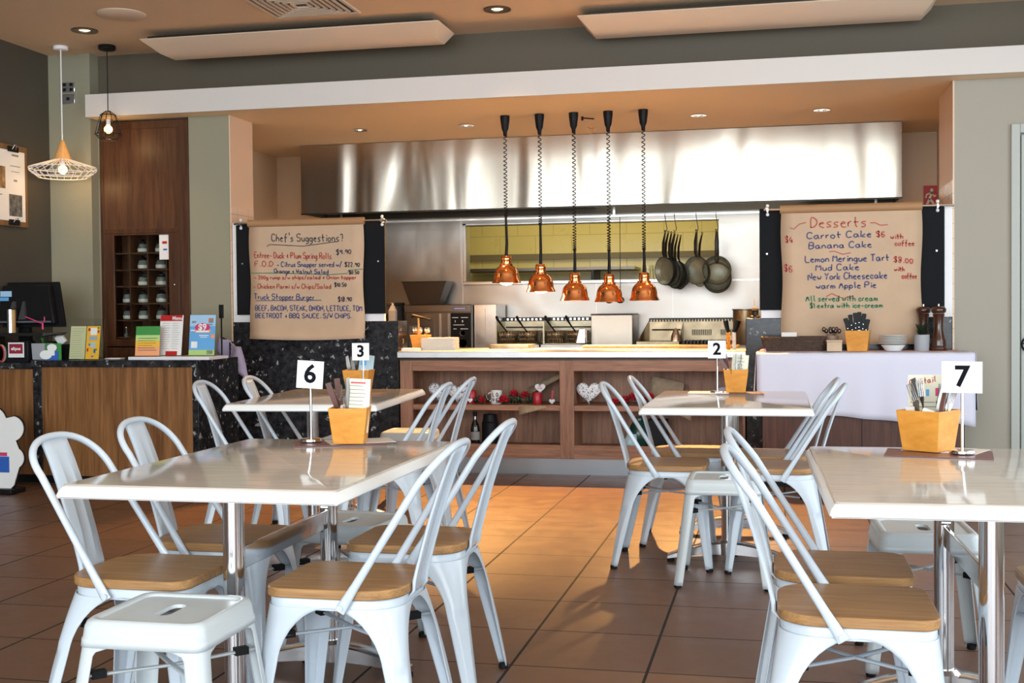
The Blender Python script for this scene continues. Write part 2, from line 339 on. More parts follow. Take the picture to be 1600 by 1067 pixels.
# ------------------------------------------------------------------ mesh helpers
class MB:
    def __init__(s): s.v = []; s.f = []; s.e = []

    def add(s, vs, fs):
        o = len(s.v); s.v += [tuple(v) for v in vs]; s.f += [tuple(i + o for i in f) for f in fs]; return s

    def box(s, x0, x1, y0, y1, z0, z1, M=None):
        vs = [Vector((x, y, z)) for x in (x0, x1) for y in (y0, y1) for z in (z0, z1)]
        if M is not None: vs = [M @ v for v in vs]
        return s.add(vs, [(0, 1, 3, 2), (4, 6, 7, 5), (0, 4, 5, 1), (2, 3, 7, 6), (0, 2, 6, 4), (1, 5, 7, 3)])

    def loft(s, rings, closed=True, caps=True):
        n = len(rings[0]); o = len(s.v)
        for r in rings: s.v += [tuple(p) for p in r]
        for k in range(len(rings) - 1):
            for i in range(n if closed else n - 1):
                j = (i + 1) % n
                s.f.append((o + k * n + i, o + k * n + j, o + (k + 1) * n + j, o + (k + 1) * n + i))
        if caps and closed:
            s.f.append(tuple(o + i for i in reversed(range(n)))); s.f.append(tuple(o + (len(rings) - 1) * n + i for i in range(n)))
        return s

    def lathe(s, prof, seg=20, c=(0, 0, 0), caps=True, axis='z'):
        rings = []
        for r, z in prof:
            ring = []
            for i in range(seg):
                a = 2 * PI * i / seg; p = (r * math.cos(a), r * math.sin(a), z)
                if axis == 'y': p = (p[0], -p[2], p[1])
                if axis == 'x': p = (p[2], p[0], p[1])
                ring.append((c[0] + p[0], c[1] + p[1], c[2] + p[2]))
            rings.append(ring)
        return s.loft(rings, True, caps)

    def cyl(s, r, p0, p1, seg=14): return s.tube([p0, p1], r, seg)

    def tube(s, pts, r, seg=10, caps=True, flat=None):
        pts = [Vector(p) for p in pts]; rings = []; N = None
        for i, p in enumerate(pts):
            t = (pts[min(i + 1, len(pts) - 1)] - pts[max(i - 1, 0)]).normalized()
            if N is None:
                N = t.orthogonal().normalized() if flat is None else (Vector(flat) - t * Vector(flat).dot(t)).normalized()
            else:
                N = (N - t * N.dot(t)); N = N.normalized() if N.length > 1e-6 else t.orthogonal().normalized()
            B = t.cross(N)
            rr = r[i] if isinstance(r, (list, tuple)) else r
            ra, rb = rr if isinstance(rr, (list, tuple)) else (rr, rr)
            rings.append([p + N * (ra * math.cos(2 * PI * k / seg)) + B * (rb * math.sin(2 * PI * k / seg)) for k in range(seg)])
        return s.loft(rings, True, caps)

    def prism(s, pts, z0, z1):
        return s.loft([[(x, y, z0) for x, y in pts], [(x, y, z1) for x, y in pts]])

    def sheet(s, grid):
        n = len(grid[0]); o = len(s.v)
        for r in grid: s.v += [tuple(p) for p in r]
        for k in range(len(grid) - 1):
            for i in range(n - 1): s.f.append((o + k * n + i, o + k * n + i + 1, o + (k + 1) * n + i + 1, o + (k + 1) * n + i))
        return s

    def sphere(s, r, c, seg=14, rings=8, sz=1.0):
        prof = [(max(r * math.sin(PI * k / rings), 1e-4), -r * sz * math.cos(PI * k / rings)) for k in range(rings + 1)]
        return s.lathe(prof, seg, c)


def obj(name, mb, m, parent=None, bev=0.0, solid=0.0, smooth=35, loc=None, rot=None, sub=0, bseg=2):
    me = bpy.data.meshes.new(name)
    me.from_pydata(mb.v, [], mb.f); me.validate()
    if sub >= 0:
        b = bmesh.new(); b.from_mesh(me); bmesh.ops.recalc_face_normals(b, faces=b.faces); b.to_mesh(me); b.free()
    if smooth:
        me.polygons.foreach_set('use_smooth', [True] * len(me.polygons))
        me.set_sharp_from_angle(angle=math.radians(smooth))
    me.materials.append(M_[m] if isinstance(m, str) else m)
    o = bpy.data.objects.new(name, me); COL.objects.link(o)
    if parent: o.parent = parent
    if loc: o.location = loc
    if rot: o.rotation_euler = rot
    if solid:
        md = o.modifiers.new('thick', 'SOLIDIFY'); md.thickness = solid; md.offset = 0
    if bev:
        md = o.modifiers.new('edge', 'BEVEL'); md.width = bev; md.segments = bseg; md.limit_method = 'ANGLE'; md.angle_limit = math.radians(40); md.harden_normals = False
    return o


def tag(o, label, cat, group=None):
    o['label'] = label; o['category'] = cat
    if group: o['group'] = group
    return o


def thing(name, label, cat, loc=(0, 0, 0), rz=0.0, group=None):
    o = bpy.data.objects.new(name, None); COL.objects.link(o)
    o.empty_display_size = 0.05
    o.location = loc; o.rotation_euler = (0, 0, rz)
    return tag(o, label, cat, group)


def dup(root, loc=None, rz=None, label=None, group=None):
    def cp(o, parent):
        c = o.copy(); COL.objects.link(c)
        if parent: c.parent = parent
        for ch in list(o.children): cp(ch, c)
        return c
    r = cp(root, None)
    if loc is not None: r.location = loc
    if rz is not None: r.rotation_euler = (0, 0, rz)
    if label: r['label'] = label
    if group: r['group'] = group
    return r


def S(name, mb, m, bev=0.0, parent=None):
    o = obj(name, mb, m, parent, bev=bev)
    o['kind'] = 'structure'
    return o


def rrect(hx, hy, r, n=5, cx=0, cy_=0):
    pts = []
    rs = r if isinstance(r, (list, tuple)) else (r,) * 4
    for (sx_, sy_, a0, rr) in ((1, 1, 0, rs[0]), (-1, 1, PI / 2, rs[1]), (-1, -1, PI, rs[2]), (1, -1, 3 * PI / 2, rs[3])):
        for k in range(n + 1):
            a = a0 + PI / 2 * k / n
            pts.append((cx + sx_ * (hx - rr) + rr * math.cos(a), cy_ + sy_ * (hy - rr) + rr * math.sin(a)))
    return pts


def text_mb(txt, size, bold=0.0, align='CENTER'):
    """block lettering as a thin mesh in the XZ plane facing -Y, centred on the origin"""
    cu = bpy.data.curves.new('t', 'FONT'); cu.body = txt; cu.size = size; cu.align_x = align; cu.align_y = 'CENTER'
    cu.offset = bold; cu.resolution_u = 3; cu.extrude = 0.0004
    o = bpy.data.objects.new('t', cu); COL.objects.link(o)
    dg = bpy.context.evaluated_depsgraph_get()
    me = bpy.data.meshes.new_from_object(o.evaluated_get(dg))
    mb = MB(); mb.add([(v.co.x, -v.co.z, v.co.y) for v in me.vertices], [tuple(p.vertices) for p in me.polygons])
    bpy.data.objects.remove(o); bpy.data.curves.remove(cu); bpy.data.meshes.remove(me)
    return mb


# hand lettering: strokes on a small grid (baseline 2, x-height 5, capitals 8, descenders 0)
GL = {'A': '02 28 42|15 35', 'B': '02 08 38 47 46 35 05|35 44 43 32 02', 'C': '47 38 18 06 04 12 32 43', 'D': '02 08 28 46 44 22 02', 'E': '48 08 02 42|05 35',
      'F': '48 08 02|05 35', 'G': '47 38 18 06 04 12 32 43 45 25', 'H': '08 02|48 42|05 45', 'I': '18 12', 'K': '08 02|48 05 42', 'L': '08 02 42', 'M': '02 08 25 48 42',
      'N': '02 08 42 48', 'O': '18 06 04 12 32 44 46 38 18', 'P': '02 08 38 47 46 35 05', 'Q': '18 06 04 12 32 44 46 38 18|23 51', 'R': '02 08 38 47 46 35 05|25 42',
      'S': '47 38 18 07 06 15 35 44 43 32 12 03', 'T': '08 48|28 22', 'U': '08 03 12 32 43 48', 'W': '08 12 26 32 48', 'Y': '08 25 48|25 22', 'V': '08 22 48',
      'a': '35 15 04 03 12 22 34|35 33 42', 'b': '08 02|04 15 25 34 33 22 12 03', 'c': '34 25 15 04 03 12 22 33', 'd': '34 25 15 04 03 12 22 33|38 32',
      'e': '04 34 25 15 04 03 12 32', 'f': '38 28 17 11|05 35', 'g': '34 25 15 04 03 12 22 33|35 31 20 00', 'h': '08 02|04 15 25 34 32', 'i': '15 12|16 17', 'k': '08 02|35 03 32',
      'l': '18 13 22', 'm': '05 02|04 15 24 22|24 35 44 42', 'n': '05 02|04 15 25 34 32', 'o': '15 04 03 12 22 33 34 25 15', 'p': '05 00|04 15 25 34 33 22 12 03',
      'r': '05 02|04 15 25', 's': '35 15 04 33 22 02', 't': '18 13 22|05 35', 'u': '05 03 12 22 33|35 32', 'v': '05 12 35', 'w': '05 12 24 32 45', 'x': '05 32|35 02', 'y': '05 03 22|35 31 20 00',
      '0': '17 06 04 12 22 34 36 27 17', '1': '06 18 12', '2': '07 18 28 36 02 32', '4': '28 04 44|36 32', '6': '37 18 04 12 22 33 34 25 05', '8': '18 07 25 34 22 12 04 35 37 28 18',
      '9': '36 27 17 06 15 35|37 32', '5': '38 08 05 25 34 22 02', '$': '37 28 18 07 06 34 33 22 12 03|29 21', '+': '04 34|26 22', '-': '04 34', '.': '12 13', ',': '13 01', '/': '01 39', "'": '19 17',
      '?': '07 18 28 36 24|23 22', '~': '04 15 24 33 45', '(': '29 16 14 21'}


def ribbon(mb, pts, w, y):
    P = [Vector((p[0], p[1])) for p in pts]
    if len(P) < 2: return
    L, R = [], []
    for i, p in enumerate(P):
        t = (P[min(i + 1, len(P) - 1)] - P[max(i - 1, 0)])
        if t.length < 1e-9: t = Vector((1, 0))
        t.normalize(); n = Vector((-t.y, t.x)) * w / 2
        L.append((p.x + n.x, y, p.y + n.y)); R.append((p.x - n.x, y, p.y - n.y))
    mb.sheet([L, R])


def hand(mb, txt, x0, x1, z, h, w, y, slope=0.0, jit=0.25):
    """write txt between x0 and x1 on baseline z with capital height h"""
    out = []; cx = 0.0
    for ch in txt:
        if ch == ' ': cx += 2.6; continue
        g = GL.get(ch)
        if g is None: continue
        mxx = 0; sts = []
        for st in g.split('|'):
            pts = [[int(p[0]), int(p[1])] for p in st.split()]
            mxx = max(mxx, max(p[0] for p in pts))
            pts = [[cx + p[0] + random.uniform(-jit, jit) * .6, p[1] - 2 + random.uniform(-jit, jit)] for p in pts]
            for _ in range(1):
                if len(pts) > 2:
                    q = [pts[0]]
                    for a, b in zip(pts[:-1], pts[1:]):
                        q.append([.75 * a[0] + .25 * b[0], .75 * a[1] + .25 * b[1]]); q.append([.25 * a[0] + .75 * b[0], .25 * a[1] + .75 * b[1]])
                    q.append(pts[-1]); pts = q
            sts.append(pts)
        out += sts; cx += mxx + 1.5
    sx_ = (x1 - x0) / max(cx, 1e-6); sz = h / 6.0
    for st in out:
        ribbon(mb, [(x0 + p[0] * sx_, z + p[1] * sz + (p[0] * sx_) * slope) for p in st], w, y)


def helix(c, r, z0, z1, turns, n=8):
    return [(c[0] + r * math.cos(2 * PI * k / n), c[1] + r * math.sin(2 * PI * k / n), z0 + (z1 - z0) * k / (turns * n)) for k in range(turns * n + 1)]

# ================================================================== the setting
S('floor', MB().box(-5.6, 3.3, -3.6, 13.1, -0.1, 0), 'floor')
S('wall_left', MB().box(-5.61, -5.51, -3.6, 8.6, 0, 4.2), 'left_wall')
S('wall_right', MB().box(3.2, 3.3, -3.6, 8.7, 0, .35).box(3.2, 3.3, -3.6, 8.7, 3.05, 4.2).box(3.2, 3.3, -3.6, -.1, .35, 3.05).box(3.2, 3.3, 2.1, 2.2, .35, 3.05).box(3.2, 3.3, 4.4, 4.5, .35, 3.05).box(3.2, 3.3, 6.7, 8.7, .35, 3.05), 'sage_light')
for i, (a, b) in enumerate(((-.1, 2.1), (2.2, 4.4), (4.5, 6.7))):
    w = S('window_%d' % (i + 5), MB().box(3.22, 3.28, a, a + .05, .35, 3.05).box(3.22, 3.28, b - .05, b, .35, 3.05).box(3.22, 3.28, a + .05, b - .05, .35, .41).box(3.22, 3.28, a + .05, b - .05, 2.99, 3.05), 'alu')
    g = obj('window_pane', MB().box(3.247, 3.253, a + .05, b - .05, .41, 2.99), 'pane', w); g['kind'] = 'structure'
mb = MB().box(-5.51, 3.2, -3.6, -3.5, 0, 0.22).box(-5.51, 3.2, -3.6, -3.5, 3.93, 4.2)
for a, b in ((-5.51, -5.2), (-3.2, -2.95), (-0.95, -0.7), (1.3, 1.35), (3.1, 3.2)): mb.box(a, b, -3.6, -3.5, 0.22, 3.93)
S('wall_rear', mb, 'white')
for i, (a, b) in enumerate(((-5.2, -3.2), (-2.95, -0.95), (-0.7, 1.3), (1.35, 3.1))):
    w = S('window_%d' % (i + 1), MB().box(a, a + .05, -3.58, -3.52, .22, 3.93).box(b - .05, b, -3.58, -3.52, .22, 3.93).box(a + .05, b - .05, -3.58, -3.52, .22, .29).box(a + .05, b - .05, -3.58, -3.52, 3.86, 3.93).box((a + b) / 2 - .03, (a + b) / 2 + .03, -3.58, -3.52, .29, 3.86), 'alu')
    g = obj('window_pane', MB().box(a + .05, b - .05, -3.556, -3.55, .29, 3.86), 'pane', w); g['kind'] = 'structure'
mb = MB().box(-5.51, 3.2, 6.6, 8.62, 3.18, 3.30).box(-5.6, 3.3, -3.6, 6.6, 4.2, 4.3).box(-5.51, 3.2, 6.55, 6.6, 3.18, 4.2)
S('ceiling', mb, 'ceiling')
S('ceiling_kitchen', MB().box(-5.135, 3.2, 8.322, 8.9, 2.676, 2.75).box(-4.8, 1.5, 8.9, 10.95, 2.676, 2.75), 'soffit')
S('trim_1', MB().box(-5.135, 3.2, 8.30, 8.322, 2.675, 2.845).box(-5.135, 3.2, 8.322, 8.52, 2.75, 2.845), 'fascia')
S('wall_bulkhead', MB().box(-5.15, 3.2, 8.52, 8.62, 2.845, 3.18), 'sage_shaded')
S('wall_pillar', MB().box(-5.51, -5.155, 8.40, 8.90, 0, 3.18), 'sage')
S('wall_front', MB().box(-5.155, -5.14, 8.5, 8.9, 0, 2.675).box(-4.39, -4.06, 8.5, 8.9, 0, 2.675).box(-5.14, -4.39, 8.86, 8.9, 0, 2.675), 'sage')
S('wall_front_right', MB().box(1.14, 1.49, 8.5, 8.7, 0, 2.675).box(1.49, 2.6, 8.5, 8.7, 2.37, 2.675).box(2.6, 3.2, 8.5, 8.7, 0, 2.675), 'sage_light')
S('wall_reveal_left', MB().box(-4.058, -4.048, 8.5, 8.9, 1.99, 2.675), 'halogen_tint')
S('wall_reveal_left_tiles', MB().box(-4.058, -4.046, 8.5, 8.9, 0, 1.99), 'halogen_tint_tile')
S('wall_reveal_right', MB().box(1.13, 1.14, 8.5, 9.2, 2.02, 2.675), 'halogen_tint')
S('wall_reveal_right_tiles', MB().box(1.128, 1.14, 8.5, 9.2, 0, 2.02), 'halogen_tint_tile')
S('wall_kitchen_left', MB().box(-4.81, -4.71, 8.9, 11.0, 0, 2.675), 'kitchen_wall')
S('wall_kitchen_right', MB().box(1.32, 1.42, 9.2, 11.0, 0, 2.675).box(1.14, 1.32, 9.15, 9.2, 0, 2.675), 'kitchen_wall')
WX0, WX1, WZ0, WZ1 = -2.86, -0.52, 1.437, 1.99
S('wall_kitchen_back', MB().box(-4.71, -3.62, 10.9, 11.0, 0, 2.675).box(-3.62, 0.3, 10.9, 11.0, 2.06, 2.675).box(0.3, 1.32, 10.9, 11.0, 0, 2.675), 'kitchen_wall')
S('wall_splashback', MB().box(-3.62, WX0, 10.88, 11.0, 0, 2.06).box(WX1, 0.3, 10.88, 11.0, 0, 2.06).box(WX0, WX1, 10.88, 11.0, 0, WZ0).box(WX0, WX1, 10.88, 11.0, WZ1, 2.06), 'steel_wall')
mb = MB().box(WX0 - .0, WX0 + .03, 10.86, 11.01, WZ0, WZ1).box(WX0, WX1, 10.84, 11.12, WZ0 - .015, WZ0 + .015).box(WX0, WX1, 10.86, 11.01, WZ1 - .02, WZ1)
S('trim_2', mb, 'steel', bev=.003)
S('trim_3', MB().box(-2.89, -2.87, 10.872, 10.885, .9, 2.06).box(-1.62, -1.617, 10.876, 10.885, .9, WZ0).box(-.93, -.927, 10.876, 10.885, .9, WZ0).box(WX1 + .01, .28, 10.872, 10.885, 1.428, 1.44), 'steel')
S('wall_back_room', MB().box(-5.0, 1.6, 13.0, 13.1, 0, 3.0), 'yellow_tile')
S('wall_back_room_sides', MB().box(-5.1, -5.0, 11.0, 13.1, 0, 3.0).box(1.6, 1.7, 11.0, 13.1, 0, 3.0), 'kitchen_wall')
S('ceiling_back_room', MB().box(-5.1, 1.7, 10.95, 13.1, 3.0, 3.1), 'white')
S('trim_4', MB().box(-4.0, 1.0, 12.97, 13.0, 1.735, 1.80), 'rail')
# half walls of black granite either side of the servery
S('wall_granite_left', MB().box(-4.045, -2.735, 8.50, 8.72, 0, 1.11), 'granite', bev=.004)
S('wall_granite_right', MB().box(-0.225, 1.128, 8.50, 8.72, 0, 1.11), 'granite', bev=.004)
S('trim_5', MB().box(-4.04, -2.84, 8.50, 8.53, 1.11, 1.86), 'white')
S('trim_6', MB().box(-0.12, 1.128, 8.50, 8.53, 1.11, 1.86), 'white')
# glazed side door at the far right
d = S('door_1', MB().box(1.49, 1.545, 8.47, 8.62, 0, 2.37).box(1.545, 2.55, 8.47, 8.62, 2.31, 2.37).box(2.55, 2.6, 8.47, 8.62, 0, 2.37).box(1.555, 1.60, 8.49, 8.55, 0, 2.30).box(1.60, 2.55, 8.49, 8.55, 0, .2).box(1.60, 2.55, 8.49, 8.55, 2.2, 2.30).box(2.5, 2.55, 8.49, 8.55, .2, 2.2), 'door_frame', bev=.004)
g = obj('door_pane', MB().box(1.60, 2.5, 8.515, 8.525, .2, 2.2), 'door_glass', d); g['kind'] = 'structure'
g = obj('door_handle', MB().tube([(1.60 + .045 * math.cos(a), 8.47, .925 + .045 * math.sin(a)) for a in [math.radians(q) for q in range(45, 320, 15)]], .007, 8).cyl(.006, (1.565, 8.47, .93), (1.565, 8.5, .93)), 'black', d); g['kind'] = 'structure'
S('baseboard_right', MB().box(1.14, 1.485, 8.485, 8.5, 0, .09), 'sage_light')

# ================================================================== ceiling fittings
def heater_panel(x0, x1, yc, label):
    t = thing('ceiling_heater_panel', label, 'heater panel', ((x0 + x1) / 2, yc, 3.05), group='radiant panels under the ceiling')
    h = (x1 - x0) / 2
    prof = [(-.205, .070, 0), (-.20, .078, 0), (.20, .078, 0), (.205, .070, 0), (.19, .0, .07), (-.035, .0, .07)]
    obj('casing', MB().loft([[(q * (h - ins), y, z) for y, z, ins in prof] for q in (-1, 1)]), 'panel', t, bev=.003)
    obj('backing_plate', MB().box(-h + .05, h - .05, -.18, .19, .0785, .095), 'steel_black', t)
    for q in (-h * .6, h * .6): obj('bracket', MB().box(q - .03, q + .03, -.02, .02, .095, .129), 'steel_black', t)
    return t
heater_panel(-4.42, -2.22, 8.05, 'long cream radiant panel under the ceiling above the left menu board')
heater_panel(-1.30, 0.98, 8.16, 'long cream radiant panel under the ceiling above the hood and dessert board')


def downlight(x, y, z, label, grp, r=.085, power=0, ang=1.9, rot=(0, 0, 0), blend=.5, ring='alu'):
    t = thing('downlight', label, 'ceiling light', (x, y, z), group=grp)
    obj('trim_ring', MB().lathe([(r, 0), (r, -.008), (r * .55, -.006), (r * .5, .012), (r * .45, .012)], 24, caps=False), ring, t, solid=.002)
    obj('lens', MB().lathe([(.001, -.001), (r * .42, -.001)], 20, caps=False), 'down', t)
    obj('reflector', MB().lathe([(r * .42, -.001), (r * .5, .004)], 20, caps=False), ring, t)
    if power: spot_light('halogen_beam', (0, 0, -.03), power, HALO, ang, blend, rot, .04, t)
    return t
downlight(-4.77, 7.72, 3.18, 'bronze ceiling downlight near the two hanging pendants', 'dining room downlights', .09, 25, 1.6, ring='bronze')
downlight(-1.82, 7.87, 3.18, 'ceiling downlight between the two long radiant panels', 'dining room downlights', .09, 25, 1.6, ring='bronze')
for x, lab in ((-3.35, 'soffit downlight at the left end of the hood, above the menu board'), (-2.45, 'soffit downlight just left of the copper heat lamps'), (-0.60, 'soffit downlight just right of the copper heat lamps'), (0.32, 'soffit downlight at the right end above the dessert board')):
    downlight(x, 9.45, 2.675, lab, 'downlights over the servery', .06, 1150 if -3 < x < 0 else 150, 0.98 if -3 < x < 0 else 1.6, (math.radians(-38 if -3 < x < 0 else -8), 0, 0), .9)

t = thing('air_vent', 'square ceiling air vent with nested louvre frames', 'vent', (-3.02, 7.42, 3.18))
obj('frame', MB().box(-.3, .3, -.3, -.28, -.012, 0).box(-.3, .3, .28, .3, -.012, 0).box(-.3, -.28, -.28, .28, -.012, 0).box(.28, .3, -.28, .28, -.012, 0), 'panel', t)
obj('backing', MB().box(-.28, .28, -.28, .28, -.003, 0), 'black', t)
mb = MB()
for k in range(1, 7):
    q = .28 - k * .038
    for sgn in (-1, 1):
        mb.box(-q, q, sgn * q - .007, sgn * q + .007, -.016, -.004).box(sgn * q - .007, sgn * q + .007, -q, q, -.016, -.004)
obj('louvre', mb, 'panel', t)
tag(obj('ceiling_speaker', MB().lathe([(.001, -.012), (.145, -.012), (.16, -.004), (.16, 0)], 28), 'panel', loc=(-4.28, 7.37, 3.18)), 'round flush speaker cover in the ceiling', 'speaker')
t = thing('fire_sprinkler', 'small brass fire sprinkler under the soffit behind the heat lamps', 'sprinkler', (-1.50, 9.85, 2.675))
obj('escutcheon', MB().lathe([(.03, 0), (.03, -.008), (.012, -.012)], 14), 'lampwood', t)
obj('deflector', MB().tube([(-.03, 0, -.012), (-.03, 0, -.03), (0, 0, -.055), (.03, 0, -.03), (.03, 0, -.012)], .004, 6).lathe([(.02, -.058), (.02, -.056)], 12), 'lampwood', t)
tag(obj('soffit_hook', MB().cyl(.005, (-.035, 0, -.01), (.06, -.01, -.022), 8).box(-.04, -.025, -.006, .006, -.03, 0), 'black', loc=(-1.45, 9.30, 2.675)), 'small black bracket on the soffit beside the middle lamp mount', 'bracket')

# pendants by the counter
t = thing('pendant_lamp', 'white wire cage pendant with beech cone hanging left of the other', 'pendant lamp', (-5.225, 8.13, 3.18))
obj('canopy', MB().lathe([(.05, 0), (.055, -.004), (.055, -.026), (.05, -.03)], 24), 'white', t, smooth=50)
obj('cord', MB().cyl(.005, (0, 0, -.03), (0, 0, -.70), 8), 'white', t)
obj('cone', MB().lathe([(.014, -.70), (.062, -.84), (.060, -.845), (.01, -.845)], 24), 'lampwood', t)
mb = MB()
R0, R1, R2 = .06, .243, .175
for k in range(24):
    a = 2 * PI * k / 24; c_, s_ = math.cos(a), math.sin(a)
    mb.tube([(R0 * c_, R0 * s_, -.845), (R1 * c_, R1 * s_, -.905), (R1 * .985 * c_, R1 * .985 * s_, -.925), (R2 * c_, R2 * s_, -.975)], .0028, 6)
for r, z in ((R1, -.908), (R2, -.975), (R0, -.847), ((R1 + R2) / 2 + .01, -.945)):
    mb.tube([(r * math.cos(2 * PI * k / 40), r * math.sin(2 * PI * k / 40), z) for k in range(41)], .0034, 6)
obj('lamp_shade', mb, 'white', t)
obj('socket', MB().cyl(.018, (0, 0, -.845), (0, 0, -.885), 12), 'white', t)
obj('bulb', MB().sphere(.033, (0, 0, -.918)), 'bulb', t, smooth=180)
point_light('pendant_glow', (0, 0, -.99), 1.6, WARM, .03, t)

t = thing('pendant_lamp', 'small black wire cage pendant with glowing bulb right of the white one', 'pendant lamp', (-4.885, 8.2, 3.18))
obj('canopy', MB().lathe([(.06, 0), (.063, -.004), (.063, -.028), (.055, -.034)], 24), 'black', t, smooth=50)
obj('cord', MB().cyl(.0035, (0, 0, -.03), (0, 0, -.49), 8), 'black', t)
obj('cone', MB().lathe([(.01, -.49), (.035, -.505), (.055, -.545), (.053, -.548), (.01, -.548)], 24), 'lampwood', t, smooth=60)
mb = MB()
for k in range(10):
    a = 2 * PI * k / 10; c_, s_ = math.cos(a), math.sin(a)
    mb.tube([(.014 * c_, .014 * s_, -.485), (.055 * c_, .055 * s_, -.515), (.095 * c_, .095 * s_, -.66), (.06 * c_, .06 * s_, -.70)], .0024, 6)
for r, z in ((.056, -.517), (.097, -.66), (.06, -.70)):
    mb.tube([(r * math.cos(2 * PI * k / 30), r * math.sin(2 * PI * k / 30), z) for k in range(31)], .003, 6)
obj('lamp_shade', mb, 'black', t)
obj('socket', MB().cyl(.017, (0, 0, -.548), (0, 0, -.59), 12), 'white', t)
obj('bulb', MB().sphere(.031, (0, 0, -.622)), 'bulb', t, smooth=180)
point_light('pendant_glow', (0, 0, -.70), 1.2, WARM, .03, t)

# power points on the pillar
for z, lab, n in ((2.926, 'double power point plate, upper of two on the green pillar', 2), (2.838, 'blank switch plate, lower of two on the green pillar', 1)):
    t = thing('power_point', lab, 'socket', (-5.335, 8.40, z), group='plates high on the pillar')
    obj('plate', MB().box(-.057, .057, -.012, 0, -.038, .038), 'alu', t, bev=.003)
    for q in ((-.028, .02, 1), (.028, .02, 1), (-.028, -.018, 0), (.028, -.018, 0)) if n == 2 else ((0, 0, 0),):
        obj('switch' if q[2] else 'socket_face', MB().box(q[0] - .012, q[0] + .012, -.016, -.011, q[1] - .011, q[1] + .011), 'black', t)

# ================================================================== extraction hood
t = thing('extraction_hood', 'wide stainless steel extraction hood across the kitchen', 'hood', (-1.605, 10.2, 2.06))
hw = 2.575
mb = MB()
mb.box(-hw, hw, 0, .012, 0, .612)
obj('front_panel', mb, 'hood', t, bev=.002)
obj('end_panel', MB().box(-hw, -hw + .012, .012, .66, 0, .612), 'steel', t)
obj('end_panel', MB().box(hw - .012, hw, .012, .66, 0, .612), 'steel', t)
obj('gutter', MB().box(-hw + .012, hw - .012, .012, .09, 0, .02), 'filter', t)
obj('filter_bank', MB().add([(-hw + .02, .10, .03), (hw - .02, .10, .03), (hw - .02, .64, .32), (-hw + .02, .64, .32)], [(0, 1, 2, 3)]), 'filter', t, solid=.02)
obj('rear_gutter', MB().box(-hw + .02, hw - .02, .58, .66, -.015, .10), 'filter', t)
obj('edge_strip', MB().box(-hw, hw, -.004, .0, -.006, .006), 'steel_black', t)
obj('utensil_rail', MB().box(-2.3, 2.4, .25, .262, -.075, -.06).box(-2.3, -2.28, .25, .262, -.06, .1).box(2.38, 2.4, .25, .262, -.06, .1).box(.2, .22, .25, .262, -.06, .12), 'steel', t)

# exit sign
t = thing('running_man_sign', 'small red sign with pale running figure on the kitchen wall', 'sign', (1.265, 10.89, 2.10))
obj('sign_board', MB().box(-.055, .055, -.008, 0, -.115, .115), 'signred', t)
mb = MB().sphere(.017, (.012, -.01, .075), 10, 6)
for p, w in (([(.012, .055), (-.006, .005), (.02, -.03), (.035, -.075)], .02), ([(-.006, .005), (-.022, -.035), (-.034, -.07)], .02), ([(.012, .055), (-.03, .04), (-.038, .01)], .012), ([(.012, .05), (.035, .02), (.045, .035)], .012)): ribbon(mb, p, w, -.0095)
obj('symbol', mb, 'cream', t)
obj('print', MB().box(-.038, -.004, -.0095, -.008, -.105, -.092).box(.006, .038, -.0095, -.008, -.105, -.092), 'cream', t)

# ================================================================== menu boards either side of the servery
CHEF = [
    ('T', "Chef's Suggestions?", -3.694, -3.121, 1.711, 0.055, -0.021, 'd'),
    ('L', [(-3.733, 1.674), (-3.709, 1.687), (-3.694, 1.687), (-3.446, 1.670), (-3.182, 1.698)], 'd'),
    ('T', 'Entree- Duck + Plum Spring Rolls', -3.835, -3.217, 1.591, 0.045, -0.032, 'r'),
    ('T', '$9.90', -3.184, -3.062, 1.603, 0.035, 0.041, 'd'),
    ('T', 'F.O.D', -3.831, -3.673, 1.528, 0.038, -0.019, 'r'),
    ('T', '- Citrus Snapper served w/', -3.653, -3.138, 1.521, 0.037, -0.017, 'b'),
    ('T', '$22.90', -3.119, -2.998, 1.513, 0.031, -0.017, 'd'),
    ('T', 'Orange + Walnut Salad', -3.676, -3.242, 1.475, 0.031, -0.030, 'b'),
    ('T', '$0.50', -3.087, -3.004, 1.458, 0.025, -0.012, 'd'),
    ('L', [(-3.861, 1.477), (-3.640, 1.474), (-3.242, 1.456), (-3.101, 1.462), (-3.093, 1.486), (-2.980, 1.493)], 'g'),
    ('T', '- 200g rump s/w chips/salad + Onion topper', -3.838, -3.027, 1.432, 0.027, -0.015, 'r'),
    ('T', '- Chicken Parmi s/w Chips/Salad', -3.844, -3.224, 1.362, 0.034, -0.016, 'r'),
    ('T', '$10.50', -3.201, -3.103, 1.367, 0.028, -0.010, 'd'),
    ('T', 'Truck Stopper Burger', -3.840, -3.353, 1.281, 0.042, -0.018, 'b'),
    ('L', [(-3.830, 1.270), (-3.547, 1.269), (-3.305, 1.268)], 'b'),
    ('T', '$18.90', -3.174, -3.062, 1.256, 0.034, 0.027, 'd'),
    ('T', 'BEEF, BACON, STEAK, ONION, LETTUCE, TOM', -3.832, -2.984, 1.197, 0.038, -0.014, 'b'),
    ('T', 'BEETROOT + BBQ SAUCE. S/W CHIPS.', -3.832, -3.064, 1.142, 0.034, -0.012, 'b'),
]
